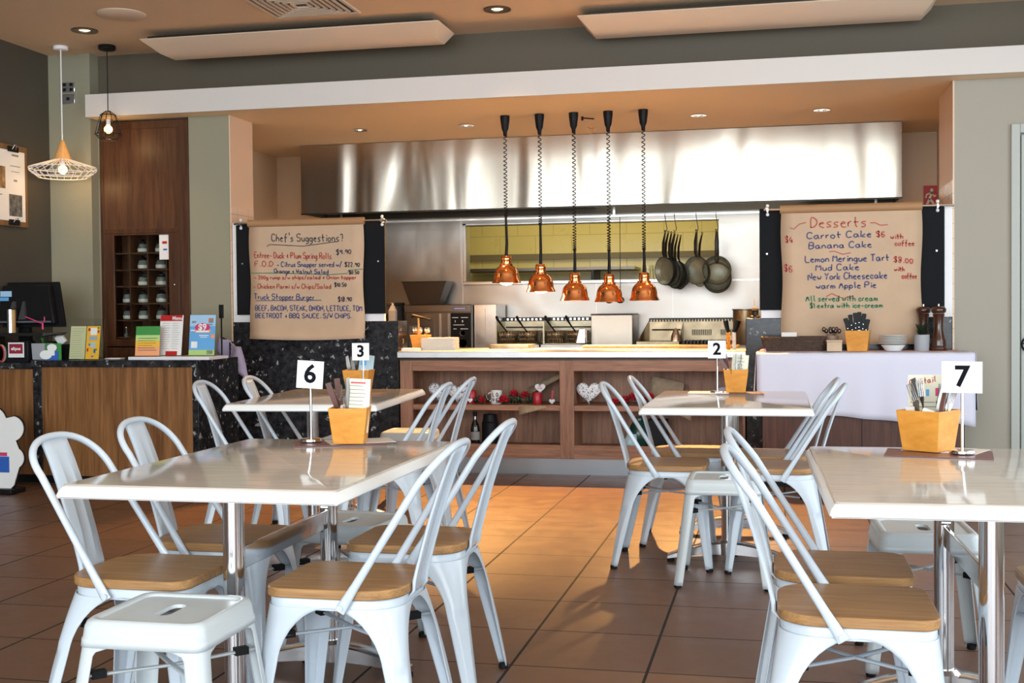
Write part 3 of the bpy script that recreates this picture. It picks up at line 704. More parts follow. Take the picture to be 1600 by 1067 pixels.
DESS = [
    ('T', 'Desserts', 0.210, 0.586, 1.720, 0.067, -0.003, 'r'),
    ('L', [(0.075, 1.721), (0.100, 1.713), (0.136, 1.745), (0.179, 1.755)], 'r'),
    ('L', [(0.597, 1.742), (0.628, 1.743), (0.663, 1.725), (0.711, 1.727)], 'r'),
    ('T', '$4', 0.043, 0.100, 1.626, 0.040, -0.211, 'r'),
    ('T', 'Carrot Cake', 0.185, 0.617, 1.644, 0.043, 0.012, 'b'),
    ('T', '$6', 0.638, 0.700, 1.649, 0.037, -0.065, 'r'),
    ('T', 'with', 0.728, 0.814, 1.631, 0.034, 0.023, 'r'),
    ('T', 'coffee', 0.756, 0.886, 1.587, 0.035, -0.023, 'r'),
    ('T', 'Banana Cake', 0.199, 0.617, 1.577, 0.042, 0.007, 'b'),
    ('L', [(0.330, 1.555), (0.369, 1.557), (0.418, 1.536), (0.471, 1.545)], 'r'),
    ('T', 'Lemon Meringue Tart', 0.174, 0.728, 1.486, 0.044, 0.005, 'b'),
    ('T', '$8.00', 0.749, 0.879, 1.479, 0.036, -0.123, 'r'),
    ('T', 'with', 0.752, 0.821, 1.417, 0.030, -0.014, 'r'),
    ('T', 'coffee', 0.800, 0.900, 1.368, 0.034, -0.020, 'r'),
    ('T', '$6', 0.035, 0.096, 1.431, 0.044, -0.213, 'r'),
    ('T', 'Mud Cake', 0.245, 0.537, 1.429, 0.040, 0.007, 'b'),
    ('T', 'New York Cheesecake', 0.192, 0.714, 1.366, 0.045, 0.010, 'b'),
    ('T', 'warm Apple Pie', 0.245, 0.645, 1.306, 0.041, 0.007, 'b'),
    ('L', [(0.312, 1.253), (0.347, 1.273), (0.389, 1.252), (0.424, 1.240), (0.488, 1.256)], 'r'),
    ('T', 'All served with cream', 0.177, 0.651, 1.223, 0.038, -0.006, 'g'),
    ('T', '$1 extra with ice-cream', 0.205, 0.682, 1.177, 0.034, -0.002, 'g'),
]


def moved(mb, loc):
    mb.v = [(a - loc[0], b - loc[1], c - loc[2]) for a, b, c in mb.v]
    return mb


def menu_board(x0, x1, label_b, label_p, px0, px1, ztop, zbot, roll_r, rod, lines, w, brackets, wave):
    loc = ((x0 + x1) / 2, 8.49, 1.165)
    t = thing('chalkboard', label_b, 'chalkboard', loc, group='black boards behind the paper menus')
    obj('board', moved(MB().box(x0, x1, 8.475, 8.498, 1.165, 1.86), loc), 'blackmatte', t, bev=.002)
    for q in (x0 + .05, x1 - .05): obj('fixing_screw', moved(MB().cyl(.006, (q, 8.472, 1.55), (q, 8.476, 1.55), 8), loc), 'alu', t)
    loc = ((px0 + px1) / 2, 8.44, ztop)
    t = thing('paper_menu', label_p, 'menu board', loc, group='kraft paper menus on rods')
    zr = ztop + .005
    obj('hanging_rod', moved(MB().cyl(.009, (rod[0], 8.444, zr), (rod[1], 8.444, zr), 10), loc), 'chrome', t)
    for q in brackets:
        b = obj('bracket', moved(MB().lathe([(.022, 0), (.022, .006), (.012, .02)], 14, (q, 8.4745, zr), axis='y').cyl(.008, (q, 8.474, zr), (q, 8.436, zr), 8), loc), 'chrome', t)
        for dz in (-.03, .03): obj('screw_cap', moved(MB().sphere(.012, (q, 8.468, zr + dz), 10, 6), loc), 'white', b)
    obj('paper_roll', moved(MB().lathe([(.004, px0 - .01), (roll_r, px0 - .01), (roll_r, px1 + .004), (.004, px1 + .004)], 24, (0, 8.444, zr), axis='x'), loc), 'kraft_roll', t)
    nz, nx = 26, 10
    g = []
    for k in range(nz + 1):
        f = k / nz; z = zr + (zbot - zr) * f
        y0 = 8.436
        row = []
        for i in range(nx + 1):
            u = i / nx
            y = y0 - (.018 * ((f - .9) / .1) ** 2 if f > .9 else 0)
            xx = px0 + (px1 - px0) * u + (.006 * math.sin(f * 9) * (1 if u > .5 else -1) * abs(u - .5) * 2)
            row.append((xx, y, z - wave * math.sin(u * PI) * f))
        g.append(row)
    obj('paper_sheet', moved(MB().sheet(g), loc), 'kraft', t, solid=.0008)
    y = 8.4325
    for col, nm, mm in (('b', 'blue handwriting', 'ink_blue'), ('d', 'dark handwriting', 'ink_dark'), ('r', 'red handwriting', 'ink_red'), ('g', 'green handwriting', 'ink_green')):
        mb = MB()
        for l in lines:
            if l[-1] != col: continue
            if l[0] == 'T': hand(mb, l[1], l[2], l[3], l[4], l[5], w, y, l[6])
            else: ribbon(mb, l[1], w * .8, y)
        if mb.v:
            o = obj('lettering', moved(mb, loc), mm, t, smooth=0, sub=-1); o['label'] = nm
    return t
menu_board(-4.0, -2.825, 'black chalkboard behind the savoury kraft paper menu', "kraft paper roll handwritten with the chef's suggestions", -3.872, -2.975, 1.842, .985, .028, (-4.0, -2.80), CHEF, .0068, (-3.955, -2.84), .012)
menu_board(-0.13, 1.075, 'black chalkboard behind the dessert kraft paper menu', 'kraft paper roll handwritten with desserts and prices', 0.018, .925, 1.842, .93, .029, (-.10, 1.13), DESS, .0075, (-.075, 1.03), .0)

# ================================================================== servery counter
t = thing('servery_counter', 'long wooden servery counter with open shelves and steel top', 'counter', (-1.47, 8.45, 0))
X0, X1 = -1.24, 1.24                      # local x extents
obj('bench_top', MB().box(X0 - .015, X1 + .01, -.03, .86, .838, .888), 'benchtop', t, bev=.006)
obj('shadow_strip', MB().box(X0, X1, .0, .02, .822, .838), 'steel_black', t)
obj('carcass', MB().box(X0 + .02, X1 - .02, .40, .42, .12, .822).box(X0, X0 + .02, .04, .80, .12, .822).box(X1 - .02, X1, .04, .80, .12, .822).box(X0 + .02, X1 - .02, .03, .40, .16, .19), 'wood_redv', t)
for a, b in ((X0, X0 + .095), (-.055, .048), (X1 - .02, X1)): obj('stile', MB().box(a, b, 0, .03, .12, .822), 'wood_redv', t, bev=.002)
o = obj('face_rail', MB().box(X0 + .095, X1 - .02, .001, .029, .745, .822).box(X0 + .095, X1 - .02, .001, .029, .122, .218), 'wood_red', t, bev=.002)
obj('shelf', MB().box(X0 + .095, -.055, .004, .40, .462, .500).box(.048, X1 - .02, .004, .40, .462, .500), 'wood_red', t, bev=.002)
obj('divider', MB().box(-.05, .043, .03, .40, .19, .822), 'wood_redv', t)
obj('kick_plate', MB().box(X0 - .015, X1, .06, .075, 0, .122), 'kick', t)
obj('plinth', MB().box(X0, X1, .075, .75, 0, .122), 'steel_black', t)

CT = .888   # counter top height
def shifted(mb, d): mb.v = [(a + d[0], b + d[1], c + d[2]) for a, b, c in mb.v]; return mb


# heat lamps
def heat_lamp_make():
    t = thing('heat_lamp', '', 'heat lamp', (0, 9.1, 2.675), group='copper heat lamps over the servery')
    obj('ceiling_cup', MB().lathe([(.037, 0), (.036, -.03), (.027, -.10), (.016, -.125), (.014, -.15), (.006, -.158)], 18), 'black', t, smooth=50)
    return t
HL = [(-2.052, 1.602, 'leftmost and highest of five copper heat lamps, bulb glowing below its rim'), (-1.782, 1.532, 'second copper heat lamp from the left, hanging slightly below the first'),
      (-1.518, 1.462, 'middle copper heat lamp of the five, second from last in height'), (-1.255, 1.449, 'fourth copper heat lamp from the left, in front of two ladle ends'), (-.990, 1.456, 'rightmost copper heat lamp, next to the hanging frying pans')]
HL[2] = (HL[2][0], HL[2][1], 'third of five copper heat lamps, in the middle of the row')
shade_me = None
for i, (x, zt, lab) in enumerate(HL):
    t = heat_lamp_make(); t['label'] = lab; t.location.x = x
    dz = zt - 2.675
    L_ = -.158 - dz   # cord length
    nstr = .17 if i > 1 else .30
    z1 = dz + nstr
    n = max(12, int((-.155 - z1) / .026))
    pts = helix((0, 0), .0125, -.155, z1, n, 8)
    # the coil tightens towards the lamp
    pts = [(p[0], p[1], -.155 + (z1 + .155) * (1 - (1 - k / (len(pts) - 1)) ** 1.35)) for k, p in enumerate(pts)]
    obj('coiled_cord', MB().tube(pts, .0036, 5), 'black', t, smooth=180)
    obj('cord_sleeve', MB().tube([(0, 0, z1 + .01), (.002 if i else .006, 0, dz + .1), (0, 0, dz - .01)], [.009, .011, .013], 8), 'black', t)
    sh = obj('lamp_shade', MB().lathe([(.001, .002), (.034, .0), (.039, -.006), (.039, -.062), (.050, -.064), (.052, -.078), (.072, -.092), (.088, -.115), (.096, -.145), (.099, -.178), (.112, -.204), (.114, -.211), (.110, -.208), (.096, -.182), (.090, -.145), (.070, -.10), (.035, -.085)], 36, (0, 0, dz), caps=False), 'copper', t, smooth=40)
    obj('shade_cap', MB().lathe([(.0395, -.02), (.0415, -.022), (.0415, -.03), (.0395, -.032)], 30, (0, 0, dz), caps=False), 'copper', t)
    bz = -.196 if i == 0 else (-.192 if i == 1 else -.166)
    obj('bulb', MB().lathe([(.012, bz + .075), (.022, bz + .05), (.050, bz + .012), (.054, bz - .004), (.045, bz - .02), (.02, bz - .03), (.001, bz - .032)], 22, (0, 0, dz), caps=False), 'heatbulb', t, smooth=180)
    spot_light('heat_beam', (0, 0, dz + bz - .04), 85, WARM, 1.6, .5, (0, 0, 0), .03, t)

# things on the servery top
t = thing('cutlery_box', 'small orange wooden box with spoons and a honey dipper on the servery', 'cutlery box', (-2.63, 8.72, CT), .1)
def tapered_box(m, w0, w1, h, th=.006, d0=None, d1=None):
    d0 = d0 or w0; d1 = d1 or w1
    def r(w, d, z): return [(-w / 2, -d / 2, z), (w / 2, -d / 2, z), (w / 2, d / 2, z), (-w / 2, d / 2, z)]
    return m.loft([r(w0, d0, 0), r(w1, d1, h), r(w1 - 2 * th, d1 - 2 * th, h), r(w0 - 2 * th, d0 - 2 * th, th)])
obj('box', tapered_box(MB(), .10, .14, .115), 'bamboo', t, bev=.002)
for k, (a, b) in enumerate(((-.03, .2), (0.0, -.1), (.03, .1), (.045, -.2), (-.045, -.1))):
    obj('spoon', MB().tube([(a * .3, 0, .01), (a, .01, .13)], .003, 6).sphere(.014, (a * 1.25, .012, .15), 10, 6, 1.5), 'chrome', t)
obj('honey_dipper', MB().tube([(-.01, 0, .02), (-.015, -.01, .24)], .007, 8).sphere(.017, (-.012, -.005, .13), 12, 8, 1.6), 'lampwood', t)
t = thing('napkin_stack', 'block of pale paper napkins beside the orange cutlery box', 'napkins', (-2.475, 8.70, CT), .03)
mb = MB()
for k in range(10): mb.prism(rrect(.135 - .002 * (k % 2), .075 - .003 * (k % 3), .02), k * .0095, k * .0095 + .0085)
obj('folded_napkins', mb, mat('napkin_paper', (.72, .68, .60), .8), t)
tag(obj('receipt_pad', MB().box(-.065, .065, -.04, .04, 0, .018).box(-.063, .063, -.038, .038, .018, .021), 'tray', loc=(-2.655, 8.56, CT), bev=.003), 'flat white pad on the front edge of the servery', 'pad')
tag(obj('chopping_board', MB().box(-.58, .58, -.12, .12, 0, .022), 'lampwood', loc=(-.87, 9.12, CT), bev=.004), 'long timber board lying along the back of the servery', 'chopping board')
tag(obj('serving_tray', MB().prism(rrect(.16, .11, .02), 0, .03), 'grease', loc=(-2.02, 9.13, CT), bev=.004), 'low greenish metal tray on the servery behind the napkins', 'tray')
for k, (x, mm, lab) in enumerate(((-.352, 'orange_plastic', 'basting brush with twisted orange handle standing on the servery'), (-.312, 'white', 'basting brush with twisted white handle standing on the servery'))):
    t = thing('basting_brush', lab, 'brush', (x, 8.72, CT), group='basting brushes by the granite pillar')
    rr = [(.0135 + .0025 * math.sin(q * 2.4)) for q in range(34)]
    obj('handle', MB().lathe([(.001, 0)] + [(rr[q], .002 + q * .0036) for q in range(34)] + [(.001, .125)], 14), mm, t, smooth=60)
    obj('bristle_head', MB().tube([(0, 0, .122), (-.012 if k == 0 else .02, 0, .165), (-.02 if k == 0 else .03, 0, .205)], [(.013, .010), (.019, .012), (.022, .012)], 12), 'black', t)

# ================================================================== chairs, stools, tables
def sstep(a, b, x):
    t = min(1, max(0, (x - a) / (b - a))); return t * t * (3 - 2 * t)


def seat_outline(s=1.0, inset=0.0, n=6):
    return rrect(.182 * s - inset, .176 * s - inset, (.055, .10, .10, .055), n)


def chair_leg_mb(ax, ay):
    """pressed sheet leg at the corner (ax, ay); its upper edges sweep into the arches under the seat"""
    zt, zb = .418, .275
    zs = [.418, .416, .412, .405, .395, .38, .36, .335, .31, .29, .275, .262, .25, .22, .16, .09, .03, .012]
    rows = []
    for z in zs:
        k = (.43 - z) / .43
        hx = .1765 + (.036 if ax > 0 else .070) * k
        hy = .1705 + .045 * k
        wl = .030 + .024 * min(1, z / zb)
        u = min(1, max(0, (z - zb) / (zt - zb)))
        q = 1 - math.sqrt(max(0, 1 - u * u))
        wx = wl + (hx - wl) * q; wy = wl + (hy - wl) * q
        rt_ = .055 if ax > 0 else .097
        r = min(.018 + (rt_ - .018) * (z / .418) ** 3, .95 * wx, .95 * wy)
        ins = .006 * (1 - sstep(.255, .285, z)) * sstep(.0, .10, z)
        pts = []
        arc = r * PI / 2
        tot_x = max(wx - r, .0005); tot_y = max(wy - r, .0005)
        for i in range(5): f = i / 4; pts.append((hx - r - tot_x * (1 - f), hy, 0))
        for i in range(1, 8):
            a = PI / 2 - PI / 2 * i / 8
            d = ins * (1 - abs(i - 4) / 4.0 * .3) * (1 if 1 < i < 7 else 0)
            pts.append((hx - r + (r - d) * math.cos(a), hy - r + (r - d) * math.sin(a), 0))
        for i in range(5): f = i / 4; pts.append((hx, hy - r - tot_y * f, 0))
        rows.append([(ax * p[0], ay * p[1], z) for p in pts])
    return MB().sheet(rows)


def make_chair():
    t = thing('metal_chair', '', 'chair', (0, 0, 0))
    obj('seat', MB().prism(seat_outline(), .441, .466), 'oak', t, bev=.004)
    o = [(x, y) for x, y in seat_outline(1.0, .006)]; o2 = [(x, y) for x, y in seat_outline(1.0, .009)]
    obj('seat_frame', MB().loft([[(x, y, .412) for x, y in o], [(x, y, .436) for x, y in o], [(x, y, .441) for x, y in o2]], caps=True), 'white_metal', t, smooth=50)
    for ax in (1, -1):
        for ay in (1, -1):
            l = obj('leg', chair_leg_mb(ax, ay), 'white_metal', t, solid=.003, smooth=60)
            fx = .212 if ax > 0 else .246
            obj('foot', MB().lathe([(.013, 0), (.016, .003), (.015, .016)], 12, (ax * (fx - .014), ay * .201, 0)), 'rubber', l)
    # crossed braces with black bumpers
    for sgn in (1, -1):
        b = obj('cross_brace', MB().tube([(.168, sgn * .16, .335), (0, 0, .328), (-.172, -sgn * .16, .335)], [(.004, .010)] * 3, 8, flat=(0, 0, 1)), 'white_metal', t)
        for q in (.72, -.72):
            obj('bumper', MB().box(-.018, .018, -.013, .013, -.009, .009, Matrix.Translation((.185 * q, sgn * .17 * q, .335)) @ Matrix.Rotation(math.atan2(sgn * .17, .185), 4, 'Z')), 'rubber', b)
    # bent tube hoop
    pts = []
    A = Vector((-.035, .186, .415)); B = Vector((-.236, .165, .736)); T = Vector((-.308, 0, .828))
    pts += [A + (B - A) * f for f in (0, .04, .2, .4, .6, .8)]
    n = 22; half = []
    for k in range(n // 2 + 1):
        a = PI / 2 * k / (n // 2)
        y = B.y * math.cos(a) ** .85 if math.cos(a) > 1e-6 else 0
        zz = B.z + (T.z - B.z) * math.sin(a) ** .92
        half.append(Vector((B.x + (T.x - B.x) * (zz - B.z) / (T.z - B.z), y, zz)))
    pts += half
    full = pts + [Vector((p.x, -p.y, p.z)) for p in reversed(pts[:-1])]
    rr = []
    for p in full:
        f = sstep(.50, .43, p.z)
        rr.append((.0103 - .005 * f, .0103 + .004 * f))
    obj('back_hoop', MB().tube(full, rr, 10, flat=(0, 1, 0)), 'white_metal', t, smooth=60)
    for sgn in (1, -1): obj('rivet', MB().tube([(-.038, sgn * .188, .424), (-.038, sgn * .195, .424)], .008, 10), 'white_metal', t)
    # splat with folded edges and two pressed ribs
    rows = []
    prof = [(.445, -.186), (.47, -.188), (.50, -.195), (.56, -.211), (.63, -.231), (.70, -.254), (.76, -.276), (.795, -.291), (.819, -.302)]
    for z, x in prof:
        hw_ = .058 - .004 * abs(z - .6)
        rib = sstep(.50, .54, z) * (1 - sstep(.72, .75, z)) * .003
        row = []
        for y, d in ((-1, -.009), (-1, -.003), (-.94, 0), (-.48, 0), (-.42, rib), (-.36, rib), (-.30, 0), (0, 0), (.30, 0), (.36, rib), (.42, rib), (.48, 0), (.94, 0), (1, -.003), (1, -.009)):
            row.append((x + d, y * hw_, z))
        rows.append(row)
    rows.insert(0, [(-.172 + (p[0] + .186) * .3, p[1] * .98, .425) for p in rows[0]])
    obj('back_splat', MB().sheet(rows), 'white_metal', t, solid=.0025, smooth=40)
    return t


def make_stool():
    t = thing('metal_stool', '', 'stool', (0, 0, 0))
    h = .152
    # top with a rounded shoulder, a shallow dish and a hand slot
    rings = []
    for hx, z, r in ((h + .0085, .390, .034), (h + .007, .408, .034), (h + .005, .410, .034), (h + .002, .436, .034), (h - .002, .447, .036), (h - .009, .452, .034), (h - .018, .451, .03), (h - .026, .446, .026)):
        rings.append([(x, y, z) for x, y in rrect(hx, hx, r, 5)])
    obj('skirt', MB().loft(rings, True, False), 'stool_metal', t, solid=.002, smooth=60)
    bm = bmesh.new()
    outer = [bm.verts.new((x, y, .4462)) for x, y in rrect(h - .025, h - .025, .026, 5)]
    inner = [bm.verts.new((x, y, .4462)) for x, y in rrect(.020, .055, .0195, 6)]
    es = [bm.edges.new((l[i], l[(i + 1) % len(l)])) for l in (outer, inner) for i in range(len(l))]
    bmesh.ops.triangle_fill(bm, use_beauty=True, edges=es)
    mb = MB(); bm.verts.index_update()
    mb.add([v.co[:] for v in bm.verts], [tuple(v.index for v in f.verts) for f in bm.faces]); bm.free()
    n0 = len(mb.v)
    mb.loft([[(x, y, .4462) for x, y in rrect(.020, .055, .0195, 6)], [(x * .9, y * .97, .438) for x, y in rrect(.020, .055, .0195, 6)]], True, False)
    obj('seat', mb, 'stool_metal', t, smooth=30)
    for ax in (1, -1):
        for ay in (1, -1):
            rows = []
            for z in (.400, .394, .390, .386, .380, .370, .345, .30, .22, .12, .03, .012):
                k = (.400 - z) / .400
                hx = h + .0045 + .0475 * k
                w = .078 - .036 * (z < .390) * min(1, (.390 - z) / .012) + .006 * min(1, z / .37) - .004
                w = max(w, .028 + .012 * z / .37)
                r = .034 - .014 * k
                pts = []
                for i in range(4): f = i / 3; pts.append((hx - r - max(w - r, .004) * (1 - f), hx))
                for i in range(1, 6):
                    a = PI / 2 - PI / 2 * i / 6; pts.append((hx - r + r * math.cos(a), hx - r + r * math.sin(a)))
                for i in range(4): f = i / 3; pts.append((hx, hx - r - max(w - r, .004) * f))
                rows.append([(ax * p[0], ay * p[1], z) for p in pts])
            l = obj('leg', MB().sheet(rows), 'stool_metal', t, solid=.003, smooth=60)
            obj('foot', MB().lathe([(.013, 0), (.016, .003), (.015, .016)], 12, (ax * (h + .034), ay * (h + .034), 0)), 'rubber', l)
    for sgn in (1, -1):
        b = obj('cross_brace', MB().tube([(.155, sgn * .155, .318), (0, 0, .311), (-.155, -sgn * .155, .318)], [(.004, .009)] * 3, 8, flat=(0, 0, 1)), 'stool_metal', t)
        for q in (.80, -.80): obj('bumper', MB().box(-.017, .017, -.012, .012, -.009, .009, Matrix.Translation((.155 * q, sgn * .155 * q, .318)) @ Matrix.Rotation(sgn * PI / 4, 4, 'Z')), 'rubber', b)
    return t


def make_table():
    t = thing('cafe_table', '', 'table', (0, 0, 0))
    W, D = .385, .58
    out = []
    for hx, hy, z in ((W - .004, D - .004, .701), (W, D, .704), (W, D, .708), (W - .004, D - .004, .719), (W - .012, D - .012, .730)): out.append([(x, y, z) for x, y in rrect(hx, hy, .012, 4)])
    obj('edge_moulding', MB().loft(out, True, False), 'top_edge', t, smooth=50)
    obj('table_top', MB().loft([[(x, y, z) for x, y in rrect(hx, hy, .012, 4)] for hx, hy, z in ((W - .012, D - .012, .7295), (W - .015, D - .015, .7345), (W - .018, D - .018, .735))]), 'top', t, smooth=50)
    obj('underside', MB().box(-W + .005, W - .005, -D + .005, D - .005, .700, .706), 'top_edge', t)
    for s_ in (-1, 1):
        y = s_ * .35
        p = obj('pole', MB().cyl(.029, (0, y, .06), (0, y, .70), 28), 'chrome', t, smooth=50)
        obj('top_plate', MB().box(-.10, .10, y - .10, y + .10, .692, .699), 'steel_black', p)
        for q in (-1, 1):
            rows = []
            for f in (0, .15, .35, .6, .85, 1.0):
                x = q * (.02 + .255 * f); zt = .102 - .066 * f ** 1.6; zb = .046 - .028 * f ** 1.6; hw_ = .038 - .008 * f
                rows.append([(x, y - hw_, zb), (x, y - hw_, zt - .008), (x, y - hw_ + .010, zt), (x, y + hw_ - .010, zt), (x, y + hw_, zt - .008), (x, y + hw_, zb)])
            a = obj('base_foot', MB().loft(rows), 'alu', t, smooth=40)
            obj('glide', MB().lathe([(.017, 0), (.017, .012), (.008, .022)], 12, (q * .262, y, 0)), 'rubber', a)
        obj('base_hub', MB().lathe([(.048, .044), (.049, .100), (.036, .112), (.03, .112)], 24, (0, y, 0)), 'alu', t)
    b = obj('tie_bar', MB().box(-.006, .006, -.325, .325, .475, .535), 'chrome', t, bev=.002)
    for s_ in (-1, 1): obj('clamp_screw', MB().cyl(.007, (-.012, s_ * .315, .545), (.012, s_ * .315, .545), 10), 'chrome', b)
    return t


TABLES = [((-1.43, 3.34), 0.0, 'white table number 6, front left, with orange cutlery box'), ((-.235, 5.985), 0.0, 'white table number 2 in front of the open shelves, right of centre'),
          ((.478, 3.365), math.radians(1.5), 'white table number 7 at the right edge, nearest on that side'), ((-2.30, 6.0), math.radians(5), 'white table number 3, behind table six near the granite wall')]
tb0 = make_table()
for i, ((x, y), a, lab) in enumerate(TABLES):
    o = tb0 if i == 0 else dup(tb0)
    o.location = (x, y, 0); o.rotation_euler = (0, 0, a); o['label'] = lab; o['group'] = 'cafe tables'

R = math.radians
CHAIRS = [((-1.705, 3.06), 0, 'white metal chair left of table six, nearest, behind the front stool'), ((-1.74, 3.57), R(2), 'white metal chair left of table six, the farther one'),
          ((-1.12, 3.05), PI, 'white metal chair right of table six, nearest, seat in front'), ((-1.12, 3.64), PI, 'white metal chair right of table six, the farther one'),
          ((-2.56, 5.66), R(6), 'white metal chair left of table three, before the wooden counter'), ((-2.50, 6.10), R(6), 'white metal chair left of table three, before the granite wall'),
          ((-1.845, 5.53), PI + R(3), 'white metal chair right of table three, nearer of the pair'), ((-1.84, 5.98), PI + R(3), 'white metal chair right of table three, farther of the pair'),
          ((-.505, 5.63), 0, 'white metal chair left of table two, nearer, on the orange-lit floor'), ((-.44, 6.17), R(2), 'white metal chair left of table two, farther, before the shelves'),
          ((-.02, 5.60), PI - R(2), 'white metal chair right of table two, nearer, before the white cloth'), ((-.03, 6.06), PI, 'white metal chair right of table two, farther one'),
          ((.175, 3.00), 0, 'white metal chair left of table seven, nearest, whole seat visible'), ((.165, 3.44), 0, 'white metal chair left of table seven, partly behind the nearest'),
          ((.80, 3.33), PI, 'white metal chair right of table seven, cut off by the right edge')]
ch0 = make_chair()
for i, ((x, y), a, lab) in enumerate(CHAIRS):
    o = ch0 if i == 0 else dup(ch0)
    o.location = (x, y, 0); o.rotation_euler = (0, 0, a); o['label'] = lab; o['group'] = 'white metal chairs with oak seats'
STOOLS = [((-1.455, 2.69), 0, 'white metal stool at the near end of table six, in front'), ((-1.46, 3.99), R(-5), 'white metal stool between table six and table three'),
          ((-2.20, 7.05), R(4), 'white metal stool at the far end of table three, by the shelves'), ((-.235, 5.28), 0, 'white metal stool at the near end of table two'), ((.46, 4.16), R(2), 'white metal stool at the far end of table seven')]
st0 = make_stool()
for i, ((x, y), a, lab) in enumerate(STOOLS):
    o = st0 if i == 0 else dup(st0)
    o.location = (x, y, 0); o.rotation_euler = (0, 0, a); o['label'] = lab; o['group'] = 'white metal stools'


# table settings
TZ = .7355
def number_stand(x, y, txt, rz, lab, w=.092, hgt=.27, h=.092, pole_dx=0.0, tilt=0.0):
    t = thing('table_number', lab, 'table number', (x, y, TZ + .0045), rz, 'table number stands')
    obj('base', MB().lathe([(.001, 0), (.036, 0), (.037, .004), (.034, .010), (.008, .013)], 28), 'chrome', t, smooth=50)
    obj('pole', MB().cyl(.0042, (0, 0, .01), (0, 0, hgt - h + .012), 10), 'chrome', t)
    Mx = Matrix.Translation((pole_dx, -.006, hgt - h / 2)) @ Matrix.Rotation(tilt, 4, 'Y')
    mb = MB().box(-w / 2, w / 2, -.0015, .0015, -h / 2, h / 2, Mx)
    pl = obj('plate', mb, 'paper', t)
    tb = text_mb(txt, h * .92, .0022); tb.v = [tuple(Mx @ Vector((a, b - .0022, c))) for a, b, c in tb.v]
    obj('numeral', tb, 'ink_black', pl, smooth=0)
    Mc = Mx
    obj('clip_ring', MB().tube([(.0 - pole_dx + .012 * math.cos(2 * PI * k / 16), -.004, hgt - h + .012 + .012 * math.sin(2 * PI * k / 16)) for k in range(17)], .001, 5), 'chrome', t)
    return t
number_stand(-1.532, 3.80, '6', R(12), 'table number 6 card on a chrome stand, beside an orange box', tilt=R(4), w=.088)
number_stand(-.315, 6.34, '2', 0, 'table number 2 card on a thin stand before the shelves')
number_stand(.524, 3.745, '7', R(-14), 'table number 7 card on a chrome stand at right', w=.112, h=.092)
number_stand(-2.16, 6.10, '3', R(8), 'table number 3 card on a stand before the granite wall', pole_dx=-.012)


def fork(m, M, L=.19):
    m.tube([M @ Vector((0, 0, 0)), M @ Vector((0, 0, L * .55)), M @ Vector((0, .004, L * .72))], [(.002, .006), (.0015, .003), (.0018, .010)], 6)
    for q in (-.0085, -.0028, .0028, .0085): m.tube([M @ Vector((q, .004, L * .71)), M @ Vector((q, .002, L * .86)), M @ Vector((q, .004, L))], .0016, 5)


def cutlery_box(x, y, rz, lab, w0=.092, w1=.122, h=.122, card=None, seed=1, label_card=''):
    t = thing('cutlery_box', lab, 'cutlery box', (x, y, TZ + .003), rz, 'orange wooden cutlery boxes on the tables')
    m = MB(); tapered_box(m, w0, w1, h, .007)
    obj('box', m, 'bamboo', t, bev=.002)
    return t


def loose(name, mb, m, lab, cat, t, loc, rot=(0, 0, 0), group=None, parts=()):
    """a thing standing inside a box: its own top-level object placed in the box's frame"""
    M = t.matrix_basis @ Matrix.Translation(loc) @ Matrix.Rotation(rot[2], 4, 'Z') @ Matrix.Rotation(rot[1], 4, 'Y') @ Matrix.Rotation(rot[0], 4, 'X')
    o = obj(name, mb, m); o.matrix_world = M
    tag(o, lab, cat, group)
    for nm, pm, mm in parts: obj(nm, pm, mm, o)
    return o


def knife_mb():
    return MB().loft([[(-.009, -.001, .085), (.009, -.001, .085), (.009, .001, .085), (-.009, .001, .085)], [(-.010, -.0008, .16), (.011, -.0008, .16), (.011, .0008, .16), (-.010, .0008, .16)], [(-.006, -.0005, .20), (.009, -.0005, .205), (.009, .0005, .205), (-.006, .0005, .20)]])


def handle_mb(): return MB().loft([[(-.008, -.005, 0), (.008, -.005, 0), (.008, .005, 0), (-.008, .005, 0)], [(-.009, -.006, .05), (.009, -.006, .05), (.009, .006, .05), (-.009, .006, .05)], [(-.008, -.004, .09), (.008, -.004, .09), (.008, .004, .09), (-.008, .004, .09)]])


def cutlery(t, n_fork, spots, tname, wood=True):
    for k, (px, py, ax, ay, kind, h0) in enumerate(spots):
        L = (px, py, h0)
        if kind == 'f':
            m = MB(); fork(m, Matrix.Identity(4)); loose('fork', m, 'cutlery', 'steel fork standing tines up in the cutlery box of table ' + tname, 'fork', t, L, (ax, ay, .4 * k), 'forks in the box of table ' + tname)
        elif kind == 'k':
            loose('table_knife', knife_mb(), 'cutlery', 'steel knife standing blade up in the cutlery box of table ' + tname, 'knife', t, L, (ax, ay, .3 * k), 'knives in the box of table ' + tname, [('handle', handle_mb(), 'brown_handle')])
        elif kind == 'h':
            loose('steak_knife', handle_mb().add([], []), 'brown_handle', 'knife with brown handle up in the cutlery box of table ' + tname, 'knife', t, (px, py, h0 + .09), (ax, ay, .3 * k), 'brown-handled knives of table ' + tname, [('blade', MB().box(-.007, .007, -.0008, .0008, -.08, 0), 'steel')])


def menu_card(t, w, h, loc, rot, lab, body, extras, group='menu cards in the cutlery boxes'):
    parts = []
    for nm, boxes, mm in extras:
        m = MB()
        for (a, b, c, d) in boxes: m.box(a * w, b * w, -.0016, -.0008, c * h, d * h)
        parts.append((nm, m, mm))
    o = loose('menu_card', MB().box(-w / 2, w / 2, -.0008, .0008, 0, h), body, lab, 'menu', t, loc, rot, group, parts)
    return o


def lines_boxes(x0, x1, z0, z1, n, th=.012):
    out = []
    for k in range(n):
        z = z1 - (z1 - z0) * k / max(n - 1, 1); q = random.uniform(.0, .25) * (x1 - x0)
        out.append((x0, x1 - q, z, z + th))
    return out


